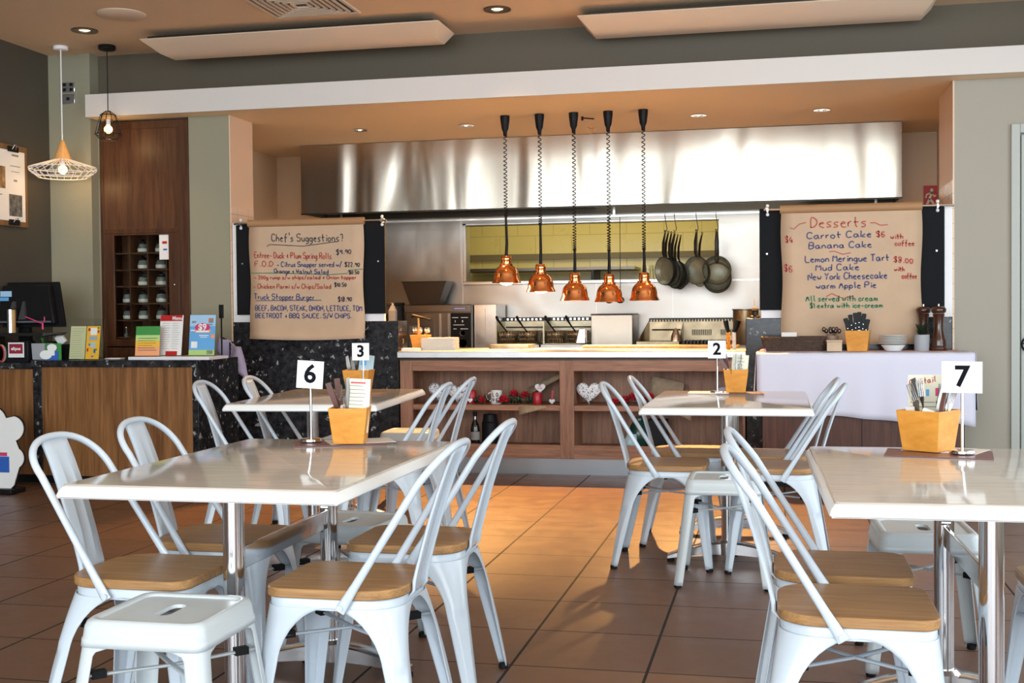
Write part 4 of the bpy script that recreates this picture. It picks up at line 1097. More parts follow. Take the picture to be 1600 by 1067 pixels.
def placemats(x, y, rz, lab, lab2):
    tag(obj('placemat', MB().box(-.15, .15, -.10, .10, 0, .0015), 'placemat', loc=(x, y, TZ), rot=(0, 0, rz)), lab, 'placemat', 'dark menu mats on the tables')
    return


# table six
placemats(-1.44, 3.82, R(24), 'dark menu mat under the orange box on table six', '')
tag(obj('menu_leaflet', MB().box(-.11, .11, -.075, .075, 0, .001), 'placemat_edge', loc=(-1.38, 3.855, TZ + .0016), rot=(0, 0, R(30))), 'pale leaflet under the box on table six', 'leaflet')
b = cutlery_box(-1.392, 3.795, R(12), 'orange wooden box holding cutlery and a menu card on table six', .100, .128, .118)
cutlery(b, 1, [(-.04, -.01, .1, -.34, 'h', .025), (-.03, .0, .0, -.16, 'h', .035), (-.024, .0, -.05, -.06, 'f', .024), (-.004, .01, 0, -.04, 'k', .012), (-.014, -.02, .05, -.10, 'f', .020), (-.045, .03, 0, -.3, 'f', .012)], 'six')
menu_card(b, .082, .178, (.018, .0, .034), (R(-6), R(3), 0), 'white and green menu card standing in the box on table six', 'cream', [('print', lines_boxes(-.36, .36, .30, .86, 9), 'ink_grey'), ('heading', [(-.3, .3, .91, .94)], 'signred'), ('corner_art', [(-.5, -.1, .0, .2), (-.5, -.3, .2, .38)], 'paper'), ('emblem', [(-.12, .12, .02, .07)], 'signred')])
# table seven
placemats(.46, 3.76, R(-8), 'dark menu mat under the orange box on table seven', '')
tag(obj('menu_leaflet', MB().box(-.11, .11, -.075, .075, 0, .001), 'placemat_edge', loc=(.49, 3.85, TZ + .0016), rot=(0, 0, R(-25))), 'pale leaflet under the box on table seven', 'leaflet')
b = cutlery_box(.440, 3.835, R(-33), 'orange wooden box with forks and a cocktail menu on table seven', .112, .140, .122)
cutlery(b, 1, [(-.02, -.01, .05, -.1, 'k', .015), (.01, .0, .0, .18, 'k', .0), (.02, .01, -.1, .22, 'f', .012), (.03, .0, .1, .3, 'f', .012), (.01, .02, .0, .26, 'f', .012), (.035, .02, .1, .36, 'f', .012), (.045, -.02, .1, .30, 'h', .0), (.022, -.02, .0, .28, 'f', .020), (.0, -.02, 0, .2, 'f', .018), (.012, -.03, .05, .12, 'f', .028), (.018, -.03, .0, .34, 'f', .024)], 'seven')
c = menu_card(b, .118, .205, (-.028, .045, .02), (R(-7), R(-2), R(8)), 'cream cocktail menu card standing in the box on table seven', 'cream', [('prices', lines_boxes(-.42, -.38, .18, .58, 7), 'signred'), ('print', lines_boxes(-.32, .3, .18, .58, 7), 'ink_grey'), ('drink_art', [(-.2, -.12, .70, .78), (-.02, .06, .68, .78)], 'sky'), ('drink_art', [(.22, .34, .68, .80)], 'pinkprint')])
mb = MB(); hand(mb, 'Cocktail', -.054, .030, .172, .018, .0032, -.0014, .14); obj('heading', mb, 'ink_red', c, smooth=0, sub=-1)
loose('sachet', MB().box(-.014, .014, -.002, .002, 0, .03), 'paper', 'white sugar sachet at the left of the box on table seven', 'sachet', b, (-.045, -.02, .10), (.1, -.1, 0))
loose('napkin', MB().box(-.016, .016, -.006, .006, 0, .05), 'paper', 'folded white napkin among the forks on table seven', 'napkin', b, (.008, -.042, .078), (.1, .3, .2))
# table two
tag(obj('placemat', MB().box(-.105, .105, -.07, .07, 0, .006), 'placemat_edge', loc=(-.36, 6.37, TZ - .0005), bev=.002), 'pale menu flat on table two under its number stand', 'placemat')
tag(obj('placemat', MB().box(-.12, .12, -.08, .08, 0, .0015), 'placemat', loc=(-.20, 6.38, TZ), rot=(0, 0, R(4))), 'dark menu mat under the orange box on table two', 'placemat', 'dark menu mats on the tables')
b = cutlery_box(-.222, 6.41, R(2), 'orange wooden box with cutlery and a cream card on table two', .098, .128, .120)
cutlery(b, 1, [(-.045, -.01, .0, -.55, 'h', .03), (-.04, .0, .1, -.25, 'h', .02), (-.03, .02, .0, -.15, 'f', .012), (.0, -.01, .0, .12, 'f', .012), (.015, .0, .1, .2, 'f', .012), (-.02, -.02, 0, -.35, 'k', .01)], 'two')
menu_card(b, .085, .13, (.015, .03, .065), (R(-5), R(5), 0), 'small cream card standing in the box on table two', 'cream', [('print', lines_boxes(-.3, .3, .3, .85, 5, .02), 'ink_grey')])
# table three
placemats(-2.22, 6.14, R(5), 'dark menu mat under the orange box on table three', '')
b = cutlery_box(-2.222, 6.20, R(5), 'orange wooden box with cutlery and a flyer on table three', .110, .145, .125)
cutlery(b, 1, [(-.03, .0, .1, -.15, 'k', .0), (-.01, .02, .0, -.05, 'f', .012), (.0, -.02, .05, -.2, 'k', .0)], 'three')
menu_card(b, .080, .13, (.028, .02, .075), (R(-8), R(8), R(20)), 'colourful flyer standing in the box on table three', 'paleblue', [('picture', [(-.4, .0, .55, .75)], 'sky'), ('picture', [(-.4, -.1, .8, .9)], 'orangeprint'), ('picture', [(-.3, .3, .15, .4)], 'paper')])

# ================================================================== kitchen
t = thing('convection_oven', 'dark steel oven with black control panel behind the napkins', 'oven', (-2.93, 10.45, 0))
obj('body', MB().box(-.355, .27, -.05, .40, .15, 1.24), 'steel_dark', t, bev=.006)
obj('control_panel', MB().box(.075, .26, -.062, -.05, .80, 1.165), 'black', t, bev=.003)
obj('header', MB().box(-.35, .26, -.066, -.05, 1.172, 1.236), 'steel_dark', t, bev=.003)
p_ = obj('name_badge', MB().box(.10, .225, -.070, -.066, 1.195, 1.213), 'blueprint', t)
obj('print', MB().box(.112, .213, -.0712, -.070, 1.201, 1.207), 'paper', p_)
obj('door', MB().box(-.34, -.07, -.064, -.05, .72, 1.16), 'steel_dark', t, bev=.004)
obj('door_post', MB().box(-.03, -.015, -.066, -.05, .72, 1.16).box(.05, .065, -.066, -.05, .72, 1.16), 'steel', t)
obj('door_handle', MB().tube([(-.28, -.07, 1.13), (-.26, -.11, 1.15), (-.17, -.12, 1.13), (-.10, -.10, 1.11)], .010, 8), 'steel', t)
for z, r in ((.985, .022), (.895, .038)):
    k = obj('knob', MB().lathe([(r, 0), (r * .9, -.015), (.001, -.016)], 20, (.185, -.062, z), axis='y'), 'black' if r > .03 else 'alu', t)
    obj('dial_ring', MB().tube([(.185 + r * 1.05 * math.cos(a), -.064, z + r * 1.05 * math.sin(a)) for a in [2 * PI * q / 24 for q in range(4, 23)]], .003, 5), 'alu', t)
obj('panel_print', MB().box(.09, .145, -.0635, -.062, 1.12, 1.126).box(.17, .235, -.0635, -.062, 1.12, 1.126).box(.10, .20, -.0635, -.062, 1.055, 1.061).box(.10, .13, -.0635, -.062, 1.02, 1.026).box(.165, .235, -.0635, -.062, 1.02, 1.026).box(.115, .121, -.0635, -.062, 1.08, 1.10).box(.18, .19, -.0635, -.062, 1.08, 1.10), 'paper', t, smooth=0)
for q in (-.30, .2): obj('leg', MB().cyl(.02, (q, 0, 0), (q, 0, .15), 10).cyl(.02, (q, .35, 0), (q, .35, .15), 10), 'steel', t)
tag(obj('steel_cupboard', MB().box(-.10, .10, -.02, .36, 0, 1.235).box(-.002, .002, -.023, -.02, .1, 1.2), 'steel', loc=(-2.553, 10.47, 0), bev=.004), 'narrow steel cupboard between the oven and the fryers', 'cupboard')
t = thing('metal_cowl', 'dark tapered metal cowl standing on the oven top', 'cowl', (-3.14, 10.62, 1.241))
obj('cowl', MB().loft([[(-.13, -.10, 0), (.135, -.10, 0), (.135, .10, 0), (-.13, .10, 0)], [(-.20, -.12, .205), (.215, -.12, .205), (.215, .12, .205), (-.20, .12, .205)]]), mat('brown_enamel', (.045, .028, .016), .4), t, bev=.003)
obj('rim', MB().box(-.205, .22, -.125, .125, .203, .212), 'steel_black', t)
t = thing('kitchen_machine', 'dark grey machine with a small screen at the far left of the kitchen', 'machine', (-3.44, 10.3, 0))
obj('stand', MB().box(-.13, .13, -.08, .2, 0, 1.05), 'steel_dark', t)
obj('body', MB().box(-.12, .12, -.10, .2, 1.05, 1.235), mat('grey_enamel', (.06, .065, .075), .4), t, bev=.006)
obj('screen', MB().box(.0, .09, -.104, -.10, 1.09, 1.16), 'black', t)
obj('lid', MB().box(-.125, .125, -.105, .205, 1.236, 1.262), 'steel_dark', t, bev=.003)
t = thing('spray_bottle', 'pale plastic squeeze bottle on the bench left of the oven', 'bottle', (-3.25, 9.95, 1.063))
obj('body', MB().prism(rrect(.033, .03, .012), 0, .125).loft([[(x, y, .125) for x, y in rrect(.033, .03, .012)], [(x * .3, y * .3, .175) for x, y in rrect(.033, .03, .012)]]), mat('frosted_plastic', (.42, .42, .42), .4), t)
obj('nozzle', MB().cyl(.007, (0, 0, .17), (0, 0, .19), 8), 'white', t)
tag(obj('prep_bench', MB().box(-.28, .28, -.12, .12, 1.03, 1.06).box(-.27, -.23, -.1, .1, 0, 1.03).box(.23, .27, -.1, .1, 0, 1.03), 'steel_dark', loc=(-3.35, 9.97, 0)), 'dark bench behind the granite half wall', 'bench')


def fryer(x, lab, w=.40):
    t = thing('deep_fryer', lab, 'fryer', (x, 10.42, 0), group='deep fryers')
    obj('body', MB().box(-w / 2, w / 2, -.12, .42, .1, .885), 'steel', t, bev=.004)
    obj('oil_well', MB().box(-w / 2 + .03, w / 2 - .03, -.08, .30, .886, .892), 'grease', t)
    obj('splash_back', MB().box(-w / 2, w / 2, .34, .36, .885, 1.085).box(-w / 2, -w / 2 + .012, .0, .36, .885, 1.085), 'fryer_steel', t)
    obj('flue', MB().box(-w / 2, w / 2, .33, .42, 1.085, 1.118), 'steel_black', t, bev=.003)
    mb = MB()
    for k in range(9): mb.box(-w / 2 + .03 + k * .038, -w / 2 + .048 + k * .038, .326, .330, 1.092, 1.110)
    obj('flue_grille', mb, 'alu', t)
    obj('basket_rail', MB().tube([(-w / 2 + .03, .29, 1.03), (w / 2 - .03, .29, 1.03)], .005, 8), 'steel_black', t)
    for k, q in enumerate((-.095, .085)):
        b = obj('basket', MB().loft([[(q - .06, -.02, .90), (q + .06, -.02, .90), (q + .06, .22, .90), (q - .06, .22, .90)], [(q - .075, -.04, 1.0), (q + .075, -.04, 1.0), (q + .075, .25, 1.0), (q - .075, .25, 1.0)]], True, False), 'grease', t, solid=.003)
        mb = MB()
        for j in range(7):
            mb.tube([(q - .075 + j * .025, -.041, 1.0), (q - .06 + j * .02, -.021, .90)], .0022, 5)
        for zz, e in ((1.0, 0), (.965, .004), (.93, .009)): mb.tube([(q - .076 + e, -.041 + e, zz), (q + .076 - e, -.041 + e, zz)], .0028, 5)
        obj('basket_wire', mb, 'chrome', b)
        obj('basket_handle', MB().tube([(q, -.04, .995), (q - .03, -.10, 1.05), (q - .05, -.20, 1.11), (q - .045, -.24, 1.125)], [.006, .007, .012, .012], 8), 'black', b)
    for q in (-w / 2 + .04, w / 2 - .04): obj('leg', MB().cyl(.02, (q, -.05, 0), (q, -.05, .1), 8).cyl(.02, (q, .35, 0), (q, .35, .1), 8), 'steel', t)
    return t
fryer(-2.245, 'deep fryer with two wire baskets, left of its twin', .415)
fryer(-1.815, 'deep fryer with two wire baskets, beside the tall steel panel', .42)
t = thing('food_warmer', 'tall plain steel cabinet panel between fryer and griddle', 'cabinet', (-1.415, 10.42, 0))
obj('body', MB().box(-.18, .18, -.02, .40, 0, 1.135), 'warmer', t, bev=.004)
obj('cap', MB().box(-.183, .183, -.023, .40, 1.136, 1.146), 'steel_black', t)
tag(obj('steel_scoop', MB().loft([[(-.04, -.03, 0), (.05, -.03, 0), (.05, .05, 0), (-.04, .05, 0)], [(-.01, -.02, .13), (.05, -.02, .13), (.05, .04, .13), (-.01, .04, .13)]]), 'alu', loc=(-1.66, 10.22, .893), bev=.008), 'small shiny steel scoop leaning beside the tall panel', 'scoop')
t = thing('griddle', 'greasy steel griddle and char grill with dark splash guard', 'griddle', (-.77, 10.42, 0))
obj('body', MB().box(-.42, .42, -.12, .42, .1, .88), 'steel_black', t)
obj('hot_plate', MB().box(-.42, -.06, -.12, .34, .88, .905), 'grease', t)
obj('grill_bars', (lambda m: [m.box(-.03 + k * .03, -.012 + k * .03, -.10, .30, .885, .91) for k in range(15)] and m)(MB()), 'steel_black', t)
obj('splash_guard', MB().box(-.36, .42, .36, .38, .88, 1.085).add([(-.42, -.1, .90), (-.36, .36, 1.08), (-.36, .36, .90)], [(0, 1, 2)]).add([(-.06, -.08, .905), (-.06, .36, 1.06), (-.06, .36, .905)], [(0, 1, 2)]), 'grease', t, solid=.004)
mb = MB()
for k in range(30): mb.box(-.36 + k * .026, -.348 + k * .026, .345, .36, 1.07, 1.095)
obj('vent_teeth', mb, 'steel_black', t)
obj('top_rail', MB().box(-.36, .42, .355, .40, 1.09, 1.102).tube([(-.33, .30, 1.0), (-.08, .30, 1.0)], .006, 8), 'steel_black', t)
mb = MB()
for k in range(11): mb.box(.02 + k * .016, .026 + k * .016, .33, .35, .95, 1.0)
for k in range(8): mb.box(.27 + k * .016, .276 + k * .016, .33, .35, .95, 1.0)
obj('scraper_grille', mb, 'steel_black', t)
tag(obj('steel_cloche', MB().lathe([(.045, 0), (.038, .05), (.018, .10), (.004, .115)], 16), 'alu', loc=(-.86, 10.35, .906)), 'small shiny conical steel shaker on the griddle', 'shaker')
t = thing('stock_pot', 'tall steel stock pot with ladles behind the granite pillar', 'pot', (-.27, 10.2, 0))
obj('stand', MB().box(-.11, .20, -.12, .2, 0, .88), 'steel_dark', t)
obj('pot', MB().lathe([(.10, .88), (.105, .89), (.105, 1.165), (.112, 1.17), (.112, 1.176), (.10, 1.176), (.10, .9)], 28), 'grease', t, smooth=50)
t = thing('cruet_stand', 'small brass stand with a thin spike on the granite wall end', 'cruet', (-.165, 8.61, 1.1105))
obj('base', MB().lathe([(.035, 0), (.035, .012), (.022, .02), (.018, .045), (.026, .05), (.026, .056), (.004, .06)], 18), 'steel_black', t)
obj('spike', MB().cyl(.0025, (0, 0, .055), (-.004, 0, .135), 6).sphere(.012, (0, 0, .068), 10, 6), 'lampwood', t)

# glasses on the pass ledge
for k, x in enumerate((-.90 - .26, -.83 - .26 + .0, -.76 - .26)):
    tag(obj('tumbler', MB().lathe([(.024, 0), (.032, .13), (.0305, .13), (.0225, .004)], 18), 'glass', loc=(x, 10.98, 1.453), smooth=50), 'clear glass tumbler standing on the steel pass ledge behind the rightmost lamp', 'glass', 'tumblers on the pass ledge')
t = thing('wall_shelf', 'dim steel shelf in the room behind the pass', 'shelf', (-2.2, 12.6, 1.60))
obj('board', MB().box(-1.1, .75, -.15, .38, 0, .03), 'steel_dark', t)
for q in (-.7, .3): obj('bracket', MB().box(q - .015, q + .015, -.1, .38, -.14, 0), 'steel_black', t)
tag(obj('rear_bench', MB().box(-1.4, 1.4, -.3, .3, 1.40, 1.44).box(-1.35, -1.3, -.25, .25, 0, 1.4).box(1.3, 1.35, -.25, .25, 0, 1.4), 'steel_dark', loc=(-1.6, 12.4, 0)), 'long dark bench in the room behind the pass', 'bench')


# hanging frying pans
def make_pan(r):
    t = thing('frying_pan', '', 'frying pan', (0, 0, 0))
    # dish hangs in the XZ plane, handle upwards, inside facing -Y; origin where the hook takes the handle eye
    c = -(.215 + r)
    obj('dish', MB().lathe([(.001, -.024), (r * .75, -.024), (r * .81, -.018), (r * .985, .019), (r, .024), (r * .97, .022), (r * .80, -.012), (r * .74, -.018), (.001, -.018)], 40, (0, 0, c), caps=False, axis='y'), 'pan', t, smooth=50)
    obj('cooking_face', MB().lathe([(.001, -.0165), (r * .73, -.0165), (r * .79, -.0105), (r * .95, .0205)], 40, (0, 0, c), caps=False, axis='y'), 'pan_in', t, smooth=60)
    obj('handle', MB().tube([(0, -.016, c + r * .93), (0, -.030, c + r + .03), (0, -.026, c + r + .12), (0, -.004, -.012)], [(.012, .004), (.017, .004), (.018, .0045), (.010, .004)], 10, flat=(1, 0, 0)).tube([(.009 * math.cos(2 * PI * k / 14), -.002, .009 * math.sin(2 * PI * k / 14)) for k in range(15)], .003, 6), 'steel_black', t)
    return t


pan0 = make_pan(.122)
pan0['_tmp'] = 1
HOOKS = [(-.955, 1.985, [(0, R(-44), 0), (.035, R(-44), -.004), (.07, R(-44), -.008), (.105, R(-44), -.012)], 'leftmost hook'),
         (-.875, 1.985, [(0, R(-54), -.03), (.03, R(-54), -.035), (.06, R(-54), -.04)], 'second hook'),
         (-.690, 1.985, [(0, R(-22), 0), (.06, R(-50), -.02)], 'third hook'), (-.522, 1.985, [(0, R(4), 0), (.035, R(0), -.055), (.07, R(0), -.075)], 'rightmost hook')]
NAMES = ['front', 'second', 'third', 'last']
first = True
del pan0['_tmp']
for hx, hz, pans, hn in HOOKS:
    tag(obj('hanging_hook', MB().tube([(0, .012, 0), (0, -.004, .014), (0, -.014, .0), (.008, -.012, -.06), (.018, -.008, -.115), (.012, -.012, -.135), (.0, -.01, -.138), (-.006, -.006, -.126)], .0035, 6), 'steel_black', loc=(hx, 10.456, hz)), 'black wire S hook on the hood rail, ' + hn + ' of four', 'hook', 'hooks for the frying pans')
    for k, (dy, rz, dz) in enumerate(pans):
        p = pan0 if first else dup(pan0)
        first = False
        ca, sa = math.cos(rz), math.sin(rz)
        # stacked along the pans' own axis
        p.location = (hx + .006 - dy * sa, 10.43 + dy * ca * .8, hz - .138 + dz)
        p.rotation_euler = (R(3), R(6 if k % 2 else 3) if rz < -.5 else 0, rz)
        p['label'] = ('dark frying pan hanging on the %s, %s of its stack' % (hn, NAMES[k] if k < len(pans) - 1 or k == 0 else 'last'))
        p['group'] = 'frying pans hanging under the hood'
tag(obj('ladle', MB().tube([(0, 0, 0), (0, 0, -.70)], .003, 8).sphere(.038, (0, -.02, -.72), 14, 8, .8), 'steel_black', loc=(-1.44, 10.46, 1.985)), 'dark ladle hanging behind the fourth copper lamp, left one', 'ladle', 'ladles behind the heat lamps')
tag(obj('ladle', MB().tube([(0, 0, 0), (0, 0, -.70)], .003, 8).sphere(.038, (0, -.02, -.72), 14, 8, .8), 'steel_black', loc=(-1.345, 10.46, 1.985)), 'dark ladle hanging behind the fourth copper lamp, right one', 'ladle', 'ladles behind the heat lamps')

# ================================================================== gifts on the servery shelves
SHZ = .5005; SY = 8.60; FL = .1905


def heart_pts(s, n=36):
    out = []
    for k in range(n):
        a = 2 * PI * k / n
        out.append((s * 16 * math.sin(a) ** 3 / 17, s * (13 * math.cos(a) - 5 * math.cos(2 * a) - 2 * math.cos(3 * a) - math.cos(4 * a) + 17) / 17 / 1.06))
    return out


def heart_mb(s, th):
    P = heart_pts(s)
    c = (0, .55 * s * 1.8)
    rings = []
    for f, y in ((.80, -th / 2), (.97, -th * .32), (1, 0), (.97, th * .32), (.80, th / 2)): rings.append([(c[0] + (x - c[0]) * f, y, c[1] + (z - c[1]) * f) for x, z in P])
    return MB().loft(rings)


def wicker_heart(x, y, s, lab, tilt=0):
    t = thing('wicker_heart', lab, 'heart ornament', (x, y, SHZ), tilt, 'white wicker hearts on the servery shelf')
    m = Matrix.Identity(4)
    obj('heart', heart_mb(s, .05), 'heart', t, smooth=60)
    mb = MB(); rnd = random.Random(int(abs(x) * 100))
    for k in range(150):
        a = rnd.uniform(-.85, .85) * s; z = rnd.uniform(.15, 1.60) * s
        lim = .80 * s * min(1, z / (1.05 * s)) ** .9
        if abs(a) > lim or (z > 1.3 * s and abs(a) < .22 * s): continue
        w = rnd.uniform(.0012, .0026); h = rnd.uniform(.0015, .004)
        mb.box(a - w, a + w, -.0265, -.0235, z - h, z + h)
    obj('weave_gaps', mb, 'ink_black', t, smooth=0)
    obj('weave', (lambda m: [m.tube([(-s * .75 + k * s * .16, -.026, s * .85 + .3 * s), (-s * .35 + k * s * .16, -.026, s * .5)], .0016, 5) for k in range(5)] and m)(MB()), 'white', t)
    return t
wicker_heart(-2.455, 8.62, .092, 'white wicker heart on the shelf nearest the left end')
wicker_heart(-2.318, 8.61, .085, 'white wicker heart behind the farther chair right of table three')
wicker_heart(-1.335, 8.58, .097, 'white wicker heart in the right hand shelf bay beside the post')


def rose(x, y, z, r, lab, rng, grp):
    t = thing('silk_rose', lab, 'rose', (x, y, z), rng.uniform(0, 6), grp)
    mb = MB()
    for k in range(14):
        a = k * 2.4; rad = r * (.25 + .75 * (k / 14)); h = r * (1.1 - .75 * k / 14)
        cx_, cy2 = rad * .55 * math.cos(a), rad * .55 * math.sin(a)
        g = []
        for i in range(5):
            f = i / 4; w = r * .55 * math.sin(PI * (.15 + .75 * f)); row = []
            for j in (-1, -.5, 0, .5, 1):
                lx = rad * (.35 + .8 * f * f); ly = j * w
                row.append((lx * math.cos(a) - ly * math.sin(a), lx * math.sin(a) + ly * math.cos(a), h * f * 1.1 + .12 * r * (1 - abs(j)) + r * .2))
            g.append(row)
        mb.sheet(g)
    obj('petals', mb, 'rose', t, smooth=60)
    lb = MB()
    for k in range(4):
        a = k * 1.57 + .4; L_ = r * 1.35
        lb.sheet([[(.2 * r * math.cos(a + .5 * s_), .2 * r * math.sin(a + .5 * s_), .1 * r) for s_ in (-1, 0, 1)], [(L_ * .6 * math.cos(a + .35 * s_), L_ * .6 * math.sin(a + .35 * s_), .35 * r + .12 * r * (s_ == 0)) for s_ in (-1, 0, 1)], [(L_ * math.cos(a + .05 * s_), L_ * math.sin(a + .05 * s_), .15 * r) for s_ in (-1, 0, 1)]])
    obj('leaves', lb, 'leaf', t, smooth=60)
    return t
rng = random.Random(3)
g1 = 'silk roses around the mug'
rose(-2.115, 8.55, SHZ, .042, 'red silk rose left of the love mug', rng, g1)
rose(-1.955, 8.53, SHZ + .0, .048, 'large red silk rose just right of the love mug', rng, g1)
rose(-1.895, 8.62, SHZ + .045, .040, 'red silk rose raised behind the large one', rng, g1)
rose(-1.805, 8.58, SHZ + .035, .042, 'red silk rose left of the dark red candle', rng, g1)
rose(-2.045, 8.475, SHZ, .012, 'small red silk bud in front of the love mug', rng, g1)
tag(obj('silk_foliage', (lambda m: [m.sheet([[(x - .004, 8.56, SHZ + .004), (x + .004, 8.555, SHZ + .004)], [(x - .014, 8.54 + .012 * (k % 3), SHZ + .018 + .008 * (k % 4)), (x + .010, 8.545, SHZ + .022 + .010 * (k % 3))], [(x - .006, 8.54, SHZ + .045 + .010 * (k % 5)), (x + .002, 8.55, SHZ + .048)]]) for k, x in enumerate([-2.165, -2.15, -2.135, -2.09, -2.07, -1.90, -1.875, -1.85, -1.83, -1.775, -1.755, -1.74, -1.73])] and m)(MB()), 'leaf', solid=.001), 'dark green silk leaves among the roses and the mug', 'foliage')
g2 = 'silk roses in the right bay'
for k, (x, dz, r) in enumerate(((-1.145, 0, .036), (-1.075, 0, .046), (-1.01, .03, .045), (-.955, 0, .044), (-.895, .035, .040), (-.845, 0, .036), (-.74, .06, .030))):
    rose(x, 8.55 + .03 * (k % 2), SHZ + dz, r, 'red silk rose in the right bay, number %s from the wicker heart' % ['one', 'two', 'three', 'four', 'five', 'six', 'seven'][k], rng, g2)
t = thing('red_candle', 'bright red pillar candle with a small white heart, left of the mug', 'candle', (-2.21, 8.60, SHZ))
obj('wax', MB().lathe([(.036, 0), (.038, .005), (.038, .088), (.034, .093), (.026, .088), (.001, .086)], 24), 'red', t, smooth=50)
obj('heart_tag', shifted(heart_mb(.022, .008), (.0, -.044, .004)), 'white', t)
t = thing('red_candle', 'dark red glass candle below a white heart card', 'candle', (-1.712, 8.57, SHZ))
obj('wax', MB().lathe([(.034, 0), (.036, .005), (.036, .082), (.033, .085), (.001, .08)], 24), 'red', t, smooth=50)
obj('wick', MB().cyl(.0015, (0, 0, .08), (0, 0, .093), 6), 'black', t)
t = thing('heart_card', 'white heart card with pink writing on a stick behind the candle', 'card', (-1.700, 8.625, SHZ))
obj('stick', MB().cyl(.003, (0, 0, 0), (0, 0, .12), 6), 'lampwood', t)
obj('heart', shifted(heart_mb(.042, .004), (0, -.005, .075)), 'white', t)
mb = MB(); hand(mb, 'BE', -.012, .012, .122, .012, .002, -.0085); hand(mb, 'MINE', -.02, .02, .106, .011, .002, -.0085); obj('lettering', mb, 'pinkprint', t, smooth=0, sub=-1)
t = thing('love_mug', 'white mug printed LOVE among red silk roses', 'mug', (-2.013, 8.56, SHZ))
obj('mug_body', MB().lathe([(.038, 0), (.041, .004), (.041, .098), (.038, .098), (.037, .01), (.001, .008)], 28), 'china', t, smooth=50)
obj('mug_handle', MB().tube([(-.040 - .028 * math.sin(a), -.006, .052 + .03 * math.cos(a)) for a in [PI * q / 10 for q in range(11)]], .005, 8), 'china', t)
mb = MB()
for ch, x, z in (('L', -.018, .056), ('O', .008, .056), ('V', -.018, .018), ('E', .008, .018)):
    m1 = MB(); hand(m1, ch, x, x + .017, z, .026, .005, 0, 0, 0)
    mb.add([(a, -math.sqrt(max(.0425 ** 2 - a * a, 0)), c) for a, b_, c in m1.v], m1.f)
obj('lettering', mb, 'ink_black', t, smooth=0, sub=-1)
t = thing('heart_stick', 'thin red stick with a small white heart, before the hessian roll', 'ornament', (-1.60, 8.55, SHZ))
obj('stick', MB().box(-.008, .008, -.003, .003, .03, .10, Matrix.Rotation(R(4), 4, 'Y')), 'red', t)
obj('heart', shifted(heart_mb(.024, .01), (.002, -.008, 0)), 'white', t)
tag(obj('hessian_ribbon', MB().sheet([[(-1.565 + a, 8.66 - .03 * math.sin(a * 30), SHZ + z) for a in (0, .02, .045, .07)] for z in (.0, .06, .12, .17)]).sheet([[(-1.80 + .26 * f, 8.68 + e * .02, SHZ + .06 + .13 * f + e * .05) for e in (0, 1)] for f in (0, .3, .6, .85, 1)]), 'hessian', solid=.004), 'hessian ribbon leaning in the corner of the left bay', 'ribbon')
tag(obj('hessian_runner', MB().sheet([[(-1.825 + .02 * f, 8.47, SHZ + .004 + .0 * f) if k == 0 else (-1.82 + f * .20, 8.448 - .004 * k, SHZ - .0 - .018 * k * (1.3 - f)) for f in (0, .33, .66, 1)] for k in range(0, 4)]), 'hessian', solid=.003), 'hessian cloth corner hanging over the shelf edge', 'cloth')
tag(obj('hessian_sheet', MB().sheet([[(-.925 + a + .02 * z, 8.70 - .012 * math.sin(a * 30), SHZ + .10 * z + z * .10 * (1 - 2.2 * a)) for a in (0, .04, .08, .12, .16, .20, .24)] for z in (0, .33, .66, 1)]), 'hessian', solid=.003), 'hessian strip standing behind the roses in the right bay', 'cloth')
tag(obj('hessian_corner', MB().sheet([[(-.72 + a, 8.449, SHZ - z * (.04 + a * .5)) for a in (0, .06, .12)] for z in (0, .5, 1)]), 'hessian', solid=.003), 'hessian corner hanging below the shelf behind table two', 'cloth')
tag(obj('lilac_disc', MB().lathe([(.001, -.006), (.06, -.006), (.064, 0), (.06, .006), (.001, .006)], 28, axis='y'), 'lilac', loc=(-.388, 8.60, SHZ + .065)), 'round lilac disc standing on the shelf behind table two', 'plate')
t = thing('sauce_bottle', 'dark glass bottle with a pale label in the lower left bay', 'bottle', (-2.19, 8.62, FL))
obj('glass_body', MB().lathe([(.030, 0), (.034, .006), (.034, .12), (.026, .155), (.013, .185), (.012, .215), (.014, .217), (.014, .228)], 22), 'bottle', t, smooth=50)
obj('cap', MB().cyl(.0155, (0, 0, .228), (0, 0, .246), 14), 'black', t)
obj('paper_label', MB().lathe([(.0348, .04), (.0348, .10)], 22, caps=False), 'ink_grey', t)
obj('neck_foil', MB().lathe([(.0138, .19), (.0138, .212)], 16, caps=False), 'alu', t)
t = thing('black_canister', 'squat black lidded canister in the lower left bay', 'canister', (-2.085, 8.66, FL))
obj('body', MB().lathe([(.058, 0), (.062, .005), (.062, .165)], 26), 'black', t)
obj('lid', MB().lathe([(.058, .166), (.060, .17), (.052, .20), (.05, .225), (.001, .228)], 26), 'black', t, smooth=50)
t = thing('glazed_jar', 'dark green glazed jar with pale front in the lower right bay', 'jar', (-.985, 8.66, FL))
obj('body', MB().lathe([(.05, 0), (.075, .04), (.08, .10), (.06, .16), (.035, .19), (.038, .215), (.03, .215)], 26), 'darkgreen', t, smooth=50)
obj('front_card', MB().add([(-.12, -.10, 0), (.0, -.10, 0), (-.01, -.085, .10), (-.075, -.085, .10)], [(0, 1, 2, 3)]), 'paleblue', t, solid=.003)
tag(obj('bottle_box', MB().prism(rrect(.07, .06, .008), 0, .20), 'black', loc=(-.85, 8.68, FL), bev=.004), 'dark box behind the green jar in the lower right bay', 'box')

